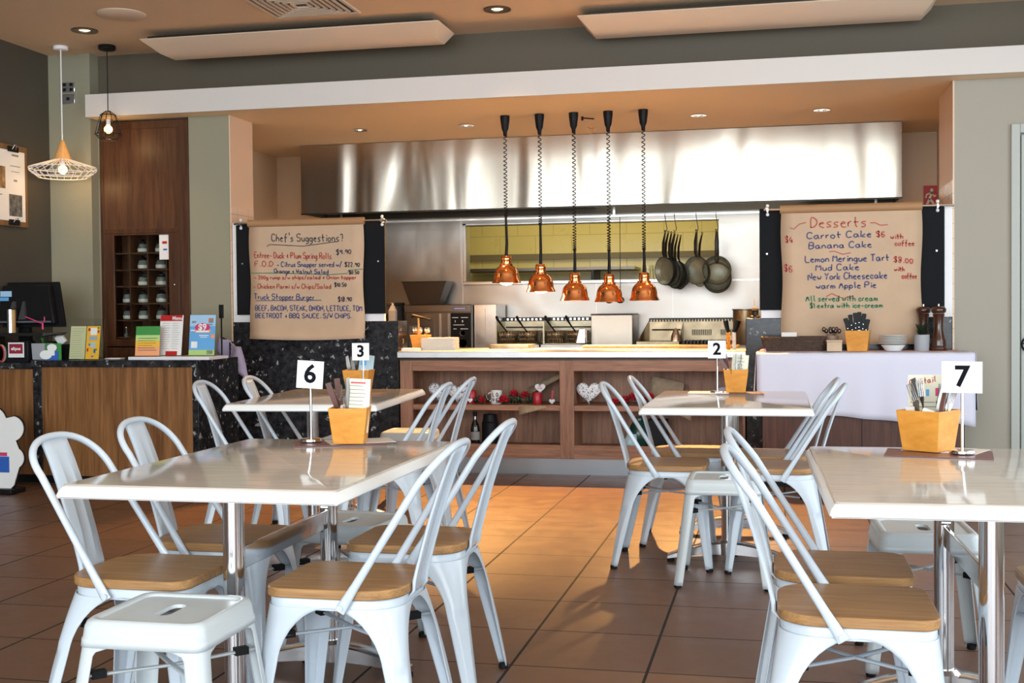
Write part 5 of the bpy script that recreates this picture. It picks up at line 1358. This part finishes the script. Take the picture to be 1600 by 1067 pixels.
# ================================================================== sideboard under the dessert menu
t = thing('sideboard', 'dark wood sideboard below the dessert menu', 'sideboard', (.52, 8.28, 0))
obj('body', MB().box(-.63, .63, -.17, .175, .06, .865), 'wood_base', t, bev=.003)
obj('plinth', MB().box(-.61, .61, -.14, .17, 0, .06), 'black', t)
obj('door_gap', MB().box(-.002, .002, -.1715, -.17, .08, .85), 'black', t)
obj('top', MB().box(-.64, .64, -.18, .175, .866, .880), 'wood_base', t, bev=.002)
# white cloth, hanging in front and at the sides
mb = MB()
nx = 40
x0, x1 = -.665, .69
rows = []
prof = [(.165, .884), (.05, .884), (-.16, .885), (-.186, .881), (-.196, .868)]
drop = []
for y, z in prof: rows.append([(x0 + (x1 - x0) * i / nx, y, z + .001 * math.sin(i * 1.3)) for i in range(nx + 1)])
for k in range(1, 11):
    f = k / 10; row = []
    for i in range(nx + 1):
        u = i / nx
        zb = .475 - .04 * sstep(.35, .75, u) - .02 * sstep(.9, 1, u) + .004 * math.sin(u * 22)
        z = .868 + (zb - .868) * f
        yy = -.198 - .006 * f - .010 * f * math.sin(u * 19 + .6) * (.4 + .6 * abs(math.sin(u * 7))) - .006 * math.sin(u * 41) * f
        row.append((x0 + (x1 - x0) * u - (.02 * f if i == 0 else 0) * 0, yy, z))
    rows.append(row)
mb.sheet(rows)
for sx_, xs in ((-1, x0), (1, x1)):
    g = []
    for k in range(7):
        f = k / 6
        g.append([(xs + sx_ * (.004 + .02 * f * (.5 + .5 * math.sin(j * 1.7))), -.196 + .36 * j / 6, .884 - f * (.38 if sx_ > 0 else .30) * (1 - .12 * j / 6)) for j in range(7)])
    mb.sheet(g)
tag(obj('tablecloth', mb, 'cloth', loc=(.52, 8.28, 0), solid=.002, smooth=70), 'white cloth draped over the sideboard below the dessert menu', 'tablecloth')
tag(obj('pink_underlay', MB().box(-.62, .62, -.10, .15, 0, .004).loft([[(-.655, -.14, .001), (-.60, -.14, .001), (-.60, -.05, .001), (-.655, -.05, .001)], [(-.64, -.12, .018), (-.61, -.12, .024), (-.61, -.07, .024), (-.64, -.07, .018)]]), 'cloth_pink', loc=(.52, 8.30, .887), bev=.002), 'pink underlay showing along the top of the white cloth', 'cloth')
ST = .8915
t = thing('bread_basket', 'long brown wicker basket on the white cloth', 'basket', (.09, 8.28, ST))
def frame_box(m, hx0, hy0, hx1, hy1, h, th):
    def r(a, b, z): return [(x, y, z) for x, y in rrect(a, b, .02, 3)]
    return m.loft([r(hx0, hy0, 0), r(hx1, hy1, h), r(hx1 - th, hy1 - th, h), r(hx0 - th, hy0 - th, th)])
obj('woven_body', frame_box(MB(), .19, .08, .205, .095, .088, .012), 'wicker', t)
obj('rim', MB().tube([(x, y, .09) for x, y in rrect(.203, .093, .02, 4)] + [(.203, .073, .09)], .008, 6), 'wicker', t)
mb = MB()
for k in range(5): mb.tube([(x, y, .012 + k * .016) for x, y in rrect(.192 + .0026 * k, .082 + .0026 * k, .02, 4)] + [(.192 + .0026 * k, .062, .012 + k * .016)], .0045, 5)
obj('weave_rows', mb, 'wicker', t)
tag(obj('white_card', MB().box(-.05, .05, -.001, .001, 0, .05, Matrix.Rotation(R(-28), 4, 'X')), 'paper', loc=(.065, 8.315, ST + .078)), 'white card lying in the brown wicker basket', 'card')
t = thing('wooden_tub', 'small pale wooden box in front of the spoon cup', 'box', (.352, 8.20, ST))
obj('body', MB().box(-.048, .048, -.045, .045, 0, .062), 'palewood', t, bev=.002)
obj('lid', MB().box(-.051, .051, -.048, .048, .0625, .074), 'palewood', t, bev=.002)
t = thing('spoon_cup', 'pale ribbed cup crammed with dark spoons behind the small box', 'cup', (.345, 8.34, ST))
obj('cup', MB().lathe([(.035, 0), (.042, .10), (.038, .10), (.032, .005)], 20), mat('cane_cup', (.36, .25, .19), .5), t)
t_cup = t
for k in range(9):
    a = k * .7; rr_ = .012 + .02 * (k % 3) / 2
    tag(obj('teaspoon', MB().tube([(0, 0, 0), (rr_ * math.cos(a) * .5, rr_ * math.sin(a) * .5, .10)], .0025, 6).sphere(.013, (rr_ * math.cos(a) * 1.2, rr_ * math.sin(a) * 1.2, .118 + .012 * (k % 2)), 10, 6, 1.3), 'steel_dark', loc=(.345 + rr_ * math.cos(a) * .6, 8.34 + rr_ * math.sin(a) * .6, ST + .012)), 'dark teaspoon standing bowl up in the pale ribbed cup', 'spoon', 'teaspoons in the ribbed cup')
t = thing('knife_box', 'orange wooden box full of black handled knives on the cloth', 'box', (.505, 8.25, ST), R(-8))
obj('box', tapered_box(MB(), .125, .155, .135, .008), 'bamboo', t, bev=.002)
KN = [(-.055, 0, -.42, .0, .215), (-.032, .02, -.25, .012, .235), (-.008, 0, -.10, .0, .245), (.012, .01, .02, .01, .25), (.036, .0, .16, .0, .24), (.052, .015, .32, .0, .205), (.024, .035, .10, .03, .225), (-.05, .03, -.34, .02, .20)]
for k, (x, y, a, b_, h) in enumerate(KN):
    o = loose('steak_knife', shifted(MB().loft([[(q * w, y2, z) for q, y2 in ((-1, -.007), (1, -.007), (1, .007), (-1, .007))] for w, z in ((.012, 0), (.013, .04), (.0115, .08), (.015, .112), (.010, .118))]), (0, 0, h - .118)), 'black', 'black handled steak knife standing handle up in the orange box', 'knife', t, (x * .55, y * .4, .006), (b_, a * .55, 0), 'knives in the orange box on the sideboard',
              [('blade', MB().box(-.008, .008, -.001, .001, .02, h - .118), 'steel'), ('rivet', MB().cyl(.0024, (0, -.0080, h - .10), (0, -.0068, h - .10), 8).cyl(.0024, (0, -.0080, h - .07), (0, -.0068, h - .07), 8), 'alu')])
bw = tag(obj('bowl', MB().lathe([(.045, 0), (.05, .002), (.075, .035), (.078, .04), (.074, .04), (.047, .006), (.001, .005)], 30), 'china', loc=(.725, 8.22, ST), smooth=50), 'white china bowl under the plate stack on the cloth', 'bowl')
ORD = ['lowest', 'second from the bottom', 'third from the bottom', 'fourth from the bottom', 'second from the top', 'topmost']
for k in range(6):
    tag(obj('side_plate', MB().lathe([(.05, 0), (.055, .001), (.088, .008), (.090, .011), (.086, .011), (.052, .004), (.001, .003)], 34), 'china', loc=(.725 + .002 * (k % 2), 8.245, ST + .041 + k * .0105), smooth=50), 'white side plate, %s of the stack on the sideboard' % ORD[k], 'plate', 'side plates stacked on the cloth')
t = thing('potted_plant', 'small dark green plant in a grey pot on the sideboard', 'plant', (.905, 8.25, ST))
obj('pot', MB().lathe([(.044, 0), (.046, .003), (.050, .105), (.046, .105), (.043, .09), (.001, .09)], 26), 'grey_pot', t)
mb = MB(); rg = random.Random(5)
for k in range(38):
    a = rg.uniform(0, 6.28); L_ = rg.uniform(.04, .085); h = rg.uniform(.03, .11); w = .009
    def P(f, s_): return (L_ * f * math.cos(a) - s_ * w * math.sin(a) * math.sin(PI * min(f + .15, 1)), L_ * f * math.sin(a) + s_ * w * math.cos(a) * math.sin(PI * min(f + .15, 1)), .095 + h * (f - .4 * f * f) * 1.6)
    mb.sheet([[P(f, -1), P(f, 0), P(f, 1)] for f in (0, .3, .6, .85, 1)])
obj('leaves', mb, 'leaf', t, smooth=60)


def mill(x, y, lab):
    t = thing('pepper_mill', lab, 'pepper mill', (x, y, ST), 0, 'dark wooden pepper mills')
    obj('body', MB().lathe([(.052, 0), (.055, .006), (.055, .02), (.049, .026), (.052, .04), (.048, .05), (.050, .062), (.040, .085), (.030, .14), (.028, .17), (.033, .215), (.038, .235), (.033, .242)], 28), 'peppermill', t, smooth=40)
    obj('head', MB().lathe([(.036, .243), (.046, .252), (.048, .268), (.040, .282), (.022, .288), (.001, .290)], 28), 'peppermill', t, smooth=50)
    obj('finial', MB().cyl(.006, (0, 0, .288), (0, 0, .303), 10), 'chrome', t)
mill(.93, 8.38, 'dark wooden pepper mill behind the grey plant pot')
mill(1.012, 8.27, 'dark wooden pepper mill right of the grey plant pot, fully visible')

# ================================================================== order counter on the left
t = thing('order_counter', 'order counter with walnut front panel and black granite top', 'counter', (-4.43, 7.5, 0))
obj('granite_top', MB().box(-.66, .60, -.012, .62, .815, .862), 'granite', t, bev=.003)
for a, b, c in ((-.65, -.585, .06), (.555, .60, 0)): obj('granite_post', MB().box(a, b, 0, .03, c, .815), 'granite', t, bev=.002)
obj('granite_end', MB().box(.575, .60, .03, .62, 0, .815), 'granite', t)
obj('front_panel', MB().box(-.585, .555, .006, .03, .06, .815), 'wood_v', t)
obj('carcass', MB().box(-.64, .575, .031, .60, .06, .80), 'wood_dark', t)
obj('kick', MB().box(-.64, .575, .05, .06, 0, .06), 'black', t)
t = thing('order_counter', 'lower left section of order counter with walnut front', 'counter', (-5.3, 7.52, 0))
obj('granite_top', MB().box(-.20, .205, -.012, .62, .80, .845), 'granite', t, bev=.003)
obj('front_panel', MB().box(-.20, .20, .006, .03, .06, .80), 'wood_v', t)
obj('carcass', MB().box(-.20, .20, .031, .6, .06, .795), 'wood_dark', t)
obj('kick', MB().box(-.20, .20, .05, .06, 0, .06), 'black', t)
PT = .8625
def card_stand(x, y, w, h, rz, lean, lab, mm, extras, cat='menu', acrylic=True, grp=None, base=True, z=PT, nm='menu_stand'):
    t = thing(nm, lab, cat, (x, y, z), rz, grp)
    Mx = Matrix.Rotation(lean, 4, 'X')
    obj('card', MB().box(-w / 2, w / 2, -.001, .001, .004, h, Mx), mm, t)
    for q in extras:
        m = MB()
        for (a, b, c, d) in q[1]: m.box(a * w, b * w, -.0024, -.0012, .004 + c * h, .004 + d * h, Mx)
        obj(q[0], m, q[2], t)
    if acrylic:
        obj('acrylic_sleeve', MB().box(-w / 2 - .004, w / 2 + .004, .0015, .003, 0, h + .01, Mx).box(-w / 2 - .004, w / 2 + .004, -.02, .05, 0, .003), 'acrylic', t)
    else:
        obj('back_strut', MB().box(-w / 3, w / 3, .002, .05, 0, .003).box(-w / 3, w / 3, -.0005, .001, .0, h * .6, Matrix.Translation((0, .05, 0)) @ Matrix.Rotation(-lean + .0, 4, 'X') @ Matrix.Rotation(R(9), 4, 'X')), 'tray', t)
    return t
card_stand(-4.815, 7.62, .125, .235, R(-3), R(-8), 'pale lime price sheet standing left of the yellow flyer', 'limecard', [('print', lines_boxes(-.42, .40, .08, .90, 13, .008), 'ink_grey')])
t = card_stand(-4.685, 7.60, .108, .235, R(-4), R(-8), 'bright yellow flyer with colourful badges beside the lime price sheet', 'yellowcard', [('badge', [(-.22, .26, .72, .93)], 'paper'), ('heading', [(-.3, .3, .58, .62), (-.3, .3, .64, .67)], 'sky'), ('picture', [(-.16, .2, .34, .50)], 'paleblue'), ('dot_print', [(-.40, -.24, .84, .92), (.32, .44, .78, .86), (-.42, -.3, .22, .32)], 'signred'), ('dot_print', [(-.3, -.2, .40, .46), (.1, .24, .18, .30), (-.05, .1, .06, .1)], 'blueprint'), ('dot_print', [(.3, .42, .9, .96), (.15, .35, .26, .3)], 'greencard')])
obj('clear_back', MB().box(-.17, .075, .012, .014, .0, .29, Matrix.Rotation(R(-8), 4, 'X')), 'acrylic', t)
tr = tag(obj('white_tray', MB().box(-.30, .30, -.10, .20, 0, .022), 'tray', loc=(-4.06, 7.62, PT), bev=.003), 'flat white stand under the menus at the counter end', 'tray')
TZ2 = PT + .0225
card_stand(-4.262, 7.60, .175, .205, R(5), R(-9), 'green to orange drinks card leaning before the red menu', 'orangeprint', [('green_band', [(-.5, .5, .70, 1.0)], 'greencard'), ('lime_band', [(-.5, .5, .50, .70)], 'grassprint'), ('yellow_band', [(-.5, .5, .30, .50)], 'yellowcard'), ('print', [(-.4, .4, .58, .60), (-.4, .3, .50, .515), (-.4, .35, .42, .435), (-.4, .2, .34, .355), (-.4, .3, .26, .275), (-.4, .38, .18, .195)], 'ink_dark')], z=TZ2)
t = card_stand(-4.14, 7.69, .185, .285, R(-6), R(-8), 'white menu stand with red header reading Menu', 'paper', [('red_band', [(-.49, .46, .84, .985), (-.18, .32, .0, .10)], 'signred'), ('print', lines_boxes(-.40, -.02, .16, .78, 12, .007) + lines_boxes(.05, .36, .16, .78, 12, .007), 'ink_grey')], z=TZ2)
tb = text_mb('Menu', .036, .0006); Mx = Matrix.Rotation(R(-8), 4, 'X'); tb.v = [tuple(Mx @ Vector((a + .045, b - .003, c + .262))) for a, b, c in tb.v]; obj('lettering', tb, 'paper', t, smooth=0)
t = card_stand(-3.895, 7.68, .195, .280, R(-2), R(-7), 'blue and green board advertising a nine dollar deal', 'sky', [('pale_sky', [(-.5, .5, .72, 1.0)], 'skypale'), ('grass', [(-.5, .5, .0, .13)], 'grassprint'), ('orange_ribbon', [(-.30, .32, .56, .64)], 'orangeprint'), ('cloud', [(-.42, -.25, .80, .85), (-.46, -.3, .60, .63), (.15, .4, .74, .78)], 'paper'), ('sticker', [(.22, .42, .80, .92), (.34, .48, .42, .52)], 'orangeprint'), ('print', [(-.12, .25, .48, .50), (-.08, .2, .44, .455)], 'paper'), ('apron', [(-.42, -.18, .18, .34), (.2, .44, .02, .12)], 'paper')], z=TZ2)
Mx = Matrix.Rotation(R(-7), 4, 'X')
m = MB().loft([[(.058 * math.cos(2 * PI * k / 24), y, .197 + .030 * math.sin(2 * PI * k / 24)) for k in range(24)] for y in (-.0035, -.0022)]); m.v = [tuple(Mx @ Vector(v)) for v in m.v]
obj('red_oval', m, 'pinkprint', t)
tb = text_mb('$9', .062, .0015); tb.v = [tuple(Mx @ Vector((a, b - .004, c + .198))) for a, b, c in tb.v]; obj('lettering', tb, 'paper', t, smooth=0)
obj('ribbon_print', MB().box(-.045, .05, -.0036, -.0024, .163, .176, Mx), 'paper', t)
t = thing('black_clip_stand', 'thin black upright clip behind the blue deal board', 'clip', (-3.80, 7.80, PT))
obj('stem', MB().box(-.004, .004, -.004, .004, 0, .29), 'black', t)
obj('clip', MB().box(-.014, .014, -.010, .010, .28, .375).box(-.006, .006, -.012, -.009, .30, .36), 'black', t, bev=.002)
obj('foot', MB().box(-.03, .03, -.03, .03, 0, .006), 'black', t)
t = thing('cloth_stand', 'thin black stand behind the counter end carrying a lilac cloth', 'stand', (-3.945, 8.24, 0))
obj('post', MB().cyl(.010, (0, 0, .01), (0, 0, .965), 10).lathe([(.10, 0), (.10, .01), (.02, .015)], 20), 'black', t)
obj('arm', MB().cyl(.006, (-.07, 0, 1.0), (.08, 0, .935), 8), 'black', t)
tag(obj('lilac_cloth', MB().sheet([[(-4.025 + u * .18 + .05 * v * (u - .2), 8.215 - .03 * math.sin(u * 9 + v * 3), 1.012 - .09 * u - v * (.14 + .10 * u) - .01 * math.sin(u * 11 + v * 5)) for u in (0, .12, .25, .4, .55, .7, .85, 1)] for v in (0, .15, .3, .5, .7, .85, 1)]), 'lilac', solid=.006, smooth=80), 'lilac patterned cloth hanging behind the counter end', 'cloth')
tag(obj('loose_leaflets', MB().box(-.06, .06, -.03, .03, 0, .003).box(-.055, .065, -.028, .035, .0032, .006), 'paper', loc=(-4.60, 7.75, PT)), 'white leaflets lying right of the yellow flyer', 'leaflets')
# register screen and clutter
t = thing('register_screen', 'back of a black register screen on the left counter', 'monitor', (-5.30, 7.70, .8455))
obj('shell', MB().loft([[(-.18, y, .27), (.275, y, .27), (.195, y + .06, .545), (-.18, y + .06, .545)] for y in (-.02, .03)]), 'black', t, bev=.008)
obj('bezel', MB().loft([[(-.18, y, .245), (.325, y, .245), (.318, y + .01, .27), (.235, y + .07, .57), (-.18, y + .07, .57)] for y in (.032, .055)]), 'black', t, bev=.004)
obj('lower_strip', MB().box(-.18, .25, -.026, -.021, .278, .290), mat('grey_strip', (.12, .13, .15), .3), t)
obj('stand_neck', MB().loft([[(-.08, .08, .0), (.02, .08, .0), (.02, .12, .0), (-.08, .12, .0)], [(-.07, .06, .40), (.01, .06, .40), (.01, .09, .40), (-.07, .09, .40)]]), 'black', t)
obj('stand_foot', MB().box(-.13, .10, .0, .16, 0, .02), 'black', t, bev=.005)
for a, b in ((-.085, -.02), (.0, .055)): obj('cable_cover', MB().loft([[(a, -.04, .30), (b, -.04, .30), (b - .03, .0, .43), (a + .012, .0, .43)], [(a, -.02, .30), (b, -.02, .30), (b - .03, .03, .43), (a + .012, .03, .43)]]), mat('cover_plastic', (.055, .055, .058), .35), t)
obj('sticker', MB().box(-.18, -.09, .018, .022, .465, .505), 'skypale', t)
obj('sticker', MB().box(-.18, -.11, .010, .015, .435, .460), 'sky', t)
tag(obj('counter_riser', MB().loft([[(-.20, -.10, 0), (.24, -.10, 0), (.30, .05, 0), (-.20, .05, 0)], [(-.20, -.10, .022), (.24, -.10, .022), (.34, .05, .022), (-.20, .05, .022)]]).box(-.18, -.15, -.08, .03, -.184, 0).box(.17, .2, -.08, .03, -.184, 0), 'steel_black', loc=(-5.28, 7.66, 1.030)), 'dark raised shelf below the register screen', 'shelf')
t = thing('chrome_cylinder', 'chrome post with a wooden edge before the register screen', 'post', (-5.335, 7.62, 1.0525))
obj('chrome_tube', MB().cyl(.022, (0, 0, 0), (0, 0, .165), 18), 'chrome', t)
obj('wood_strip', MB().box(.023, .036, -.01, .01, 0, .165), 'lampwood', t)
obj('top_plate', MB().box(-.05, .05, -.02, .02, .166, .172), 'black', t)
tag(obj('red_lanyard', MB().tube([(-.08, 0, .07), (-.03, -.01, .055), (.02, -.005, .035), (.055, 0, .022), (.07, 0, .04), (.07, .0, .07)], .0045, 6).tube([(.055, 0, .022), (.055, 0, -.02)], .007, 6), 'pinkprint', loc=(-5.12, 7.60, 1.095)), 'red lanyard hanging under the register screen', 'lanyard')
t = thing('payment_sign', 'small maroon payment sign on a black box at the far left', 'sign', (-5.235, 7.56, .8455))
obj('box', MB().box(-.08, .09, -.02, .06, 0, .15), 'black', t, bev=.004)
obj('white_card', MB().box(-.062, .062, -.0235, -.0205, .035, .14), 'paper', t)
obj('maroon_panel', MB().box(-.053, .053, -.0255, -.0235, .062, .130), 'maroon', t)
tb = text_mb('eftpos', .030, .0010); obj('lettering', shifted(tb, (0, -.027, .096)), 'paper', t, smooth=0)
t = thing('cable_coil', 'coil of red and beige cable at the left picture edge', 'cable', (-5.375, 7.55, .8455))
for k, mm in enumerate(('signred', 'palewood', 'ink_grey')): obj('loop', MB().tube([(.035 * math.cos(a) + .004 * k, .006 * k, .062 + .06 * math.sin(a)) for a in [2 * PI * q / 20 for q in range(21)]], .0045, 6), mm, t)
t = thing('herb_planter', 'small green plant in a square grey planter on the counter', 'plant', (-5.085, 7.62, .863))
obj('planter', tapered_box(MB(), .095, .105, .115, .006), 'grey_pot', t, bev=.003)
mb = MB(); rg = random.Random(9)
for k in range(34):
    a = rg.uniform(0, 6.28); L_ = rg.uniform(.02, .055); h = rg.uniform(.02, .065); w = .012
    def P(f, s_): return (L_ * f * math.cos(a) - s_ * w * math.sin(a) * math.sin(PI * min(f + .2, 1)), L_ * f * math.sin(a) + s_ * w * math.cos(a) * math.sin(PI * min(f + .2, 1)), .11 + h * f)
    mb.sheet([[P(f, -1), P(f, 0), P(f, 1)] for f in (0, .4, .75, 1)])
obj('leaves', mb, 'leafbright', t, smooth=60)
t = thing('charity_card', 'white cut-out card on green and blue backing beside the planter', 'card', (-4.985, 7.57, PT), R(5))
obj('blue_base', MB().box(-.055, .055, .0, .004, 0, .06), 'blueprint', t)
obj('green_back', MB().box(-.04, .075, .006, .010, 0, .115), 'greencard', t)
obj('white_shape', MB().loft([[(x, y, z) for x, z in [(-.045 + .045 * math.cos(a) + .01, .035 + .032 * math.sin(a)) for a in [2 * PI * q / 24 for q in range(24)]]] for y in (-.005, -.002)]).loft([[(.012 + .036 * math.cos(a), y, .085 + .026 * math.sin(a)) for a in [2 * PI * q / 24 for q in range(24)]] for y in (-.006, -.003)]).box(-.02, .03, -.0045, -.0015, .03, .09), 'paper', t)
t = thing('card_reader', 'tilted white card reader on a dark cradle behind the planter', 'card reader', (-4.98, 7.74, PT))
obj('cradle', MB().box(-.07, .08, -.04, .06, 0, .105), 'black', t, bev=.004)
obj('handset', MB().box(-.03, .03, -.015, .015, 0, .075, Matrix.Translation((-.01, 0, .108)) @ Matrix.Rotation(R(-38), 4, 'Y')), 'paper', t, bev=.004)
tag(obj('receipt_printer', MB().box(-.085, .085, -.06, .08, 0, .125), 'black', loc=(-5.185, 7.78, .8625), bev=.006), 'plain black receipt printer between the sign and planter', 'printer')

# plain white advertising cut-out on the floor
t = thing('floor_standee', 'white rounded cut-out board with a blue panel standing on the floor', 'standee', (-5.06, 7.05, 0))
P = []
for cx_, cz, r_, a0, a1 in ((-.04, .455, .125, 170, 20), (.125, .43, .082, 80, -75), (.135, .235, .07, 60, -60), (.03, .14, .13, -40, -140)):
    for k in range(13):
        a = R(a0 + (a1 - a0) * k / 12); P.append((cx_ + r_ * math.cos(a), cz + r_ * math.sin(a)))
obj('backing', MB().loft([[(x * 1.035 - .0, y, .30 + (z - .30) * 1.03) for x, z in P] for y in (.004, .012)]), 'black', t)
obj('board', MB().loft([[(x, y, z) for x, z in P] for y in (-.004, .004)]), 'paper', t)
obj('blue_panel', MB().box(-.12, .10, -.007, -.005, .14, .245), 'blueprint', t)
obj('red_band', MB().box(-.12, .085, -.0068, -.005, .248, .272), 'pinkprint', t)
obj('stand_base', MB().box(-.14, .15, -.06, .10, 0, .035), 'black', t, bev=.008)
obj('support', MB().box(-.03, .03, .013, .035, .03, .40), 'black', t)

# ================================================================== jar cabinet
t = thing('jar_cabinet', 'tall dark wooden cabinet with a glass door behind the counter', 'cabinet', (-4.765, 8.5, 0))
CX0, CX1 = -.373, .373
obj('carcass', MB().box(CX0, CX0 + .03, -.01, .33, 0, 2.66).box(CX1 - .09, CX1, -.01, .33, 0, 2.66).box(CX0 + .03, CX1 - .09, -.01, .33, 2.60, 2.66).box(CX0 + .03, CX1 - .09, .31, .33, 0, 2.60), 'wood_dark', t, bev=.003)
obj('upper_panel', MB().box(CX0 + .03, CX1 - .09, -.004, .02, 1.835, 2.60), 'wood_cab', t)
obj('cross_rail', MB().box(CX0 + .03, CX1 - .09, -.012, .02, 1.80, 1.835), 'wood_dark', t, bev=.003)
obj('lower_panel', MB().box(CX0 + .03, CX1 - .09, -.004, .02, 0, .92), 'wood_cab', t)
DX0, DX1 = -.345, .285
d = obj('door', MB().box(DX0, DX0 + .085, -.012, .012, .93, 1.80).box(DX1 - .085, DX1, -.012, .012, .93, 1.80).box(DX0 + .085, DX1 - .085, -.012, .012, .93, .985).box(DX0 + .085, DX1 - .085, -.012, .012, 1.785, 1.80), 'wood_dark', t, bev=.003)
obj('pane', MB().box(DX0 + .085, DX1 - .085, -.002, .002, .985, 1.785), 'pane', d)
obj('knob', MB().sphere(.010, (DX1 - .035, -.02, 1.40), 10, 6), 'chrome', d)
mb = MB()
ZR = [1.785, 1.654, 1.526, 1.397, 1.263, 1.134, 1.0]
for z in ZR[1:]: mb.box(DX0 + .03, DX1 - .03, .03, .20, z - .010, z)
mb.box(DX0 + .03, DX1 - .03, .20, .21, .985, 1.8)
for x in (-4.918 + 4.765, -4.765 + 4.765, -4.609 + 4.765): mb.box(x - .006, x + .006, .032, .20, .985, 1.8)
obj('pigeonholes', mb, 'wood_dark', t)
note = thing('taped_notice', 'white notice taped inside the top right of the cabinet glass', 'notice', (-4.60, 8.4955, 1.70))
obj('paper', MB().box(-.045, .045, -.001, 0, -.105, .085), 'paper', note)
obj('print', MB().box(-.02, .02, -.0016, -.001, .015, .035), 'signred', note)
obj('print', MB().box(-.012, .02, -.0016, -.001, -.035, -.022), 'blueprint', note)


def make_jar():
    t = thing('glass_jar', '', 'jar', (0, 0, 0))
    obj('jar_body', MB().lathe([(.034, 0), (.040, .006), (.042, .035), (.036, .065), (.026, .072)], 18), 'jar', t, smooth=50)
    obj('filling', MB().lathe([(.0405, .008), (.0425, .030), (.039, .045)], 18, caps=False), 'jarfill', t)
    obj('lid', MB().lathe([(.027, .0725), (.029, .075), (.029, .088), (.016, .094), (.012, .102), (.001, .106)], 16), 'black', t, smooth=50)
    return t


jar0 = make_jar(); first = True
COLS = [-4.975, -4.842, -4.69]
RN = ['top', 'second', 'third', 'fourth', 'fifth']
CN = ['left', 'middle', 'right']
for r_, cols in enumerate(((1, 2), (1, 2), (1, 2), (0, 1, 2), (0, 1, 2))):
    for c_ in cols:
        j = jar0 if first else dup(jar0); first = False
        j.location = (COLS[c_], 8.60, ZR[r_ + 1] + .0005)
        j['label'] = 'glass jar with black lid, %s shelf from the top, %s column of the cabinet' % (RN[r_], CN[c_]); j['group'] = 'jars in the cabinet'
t = thing('glass_bottle', 'tiny clear bottle alone on the lowest cabinet shelf', 'bottle', (-4.985, 8.58, 1.0005))
obj('body', MB().lathe([(.016, 0), (.018, .02), (.006, .035), (.004, .07)], 14), 'jar', t)
obj('stopper', MB().sphere(.007, (0, 0, .073), 8, 6), 'alu', t)

# clipboard on the left wall
t = thing('clipboard', 'big wooden clipboard with white poster on the dark left wall', 'clipboard', (-5.51, 7.80, 1.83))
obj('board', MB().box(.001, .014, -.30, .29, 0, .60), 'pinboard', t, bev=.003)
p_ = obj('poster', MB().box(.0145, .0165, -.28, .255, .04, .555), 'paper', t)
obj('photo_print', MB().box(.0166, .0175, .06, .215, .075, .235), mat('photo_grey', (.13, .13, .13), .5, var=.8, vscale=28), p_)
obj('photo_print', MB().box(.0166, .0175, -.22, .02, .27, .43), mat('photo_brown', (.22, .12, .05), .5, var=.8, vscale=26), p_)
obj('print', MB().box(.0166, .0172, .08, .20, .44, .446).box(.0166, .0172, .09, .19, .40, .405).box(.0166, .0172, .12, .16, .33, .345).box(.0166, .0172, -.15, -.02, .22, .228).box(.0166, .0172, -.12, -.06, .13, .15).box(.0166, .0172, .10, .18, .515, .53), 'ink_grey', p_)
for zc, lab in ((.565, 'top'), (.03, 'bottom')):
    for yy in (.11,):
        c = obj('bulldog_clip', MB().box(.0168, .03, yy - .06, yy + .06, zc - .02, zc + .02), 'black', t, bev=.004)
        obj('clip_lever', MB().tube([(.03, yy - .02, zc), (.045, yy - .012, zc + .03), (.045, yy + .012, zc + .03), (.03, yy + .02, zc)], .003, 6), 'chrome', c)
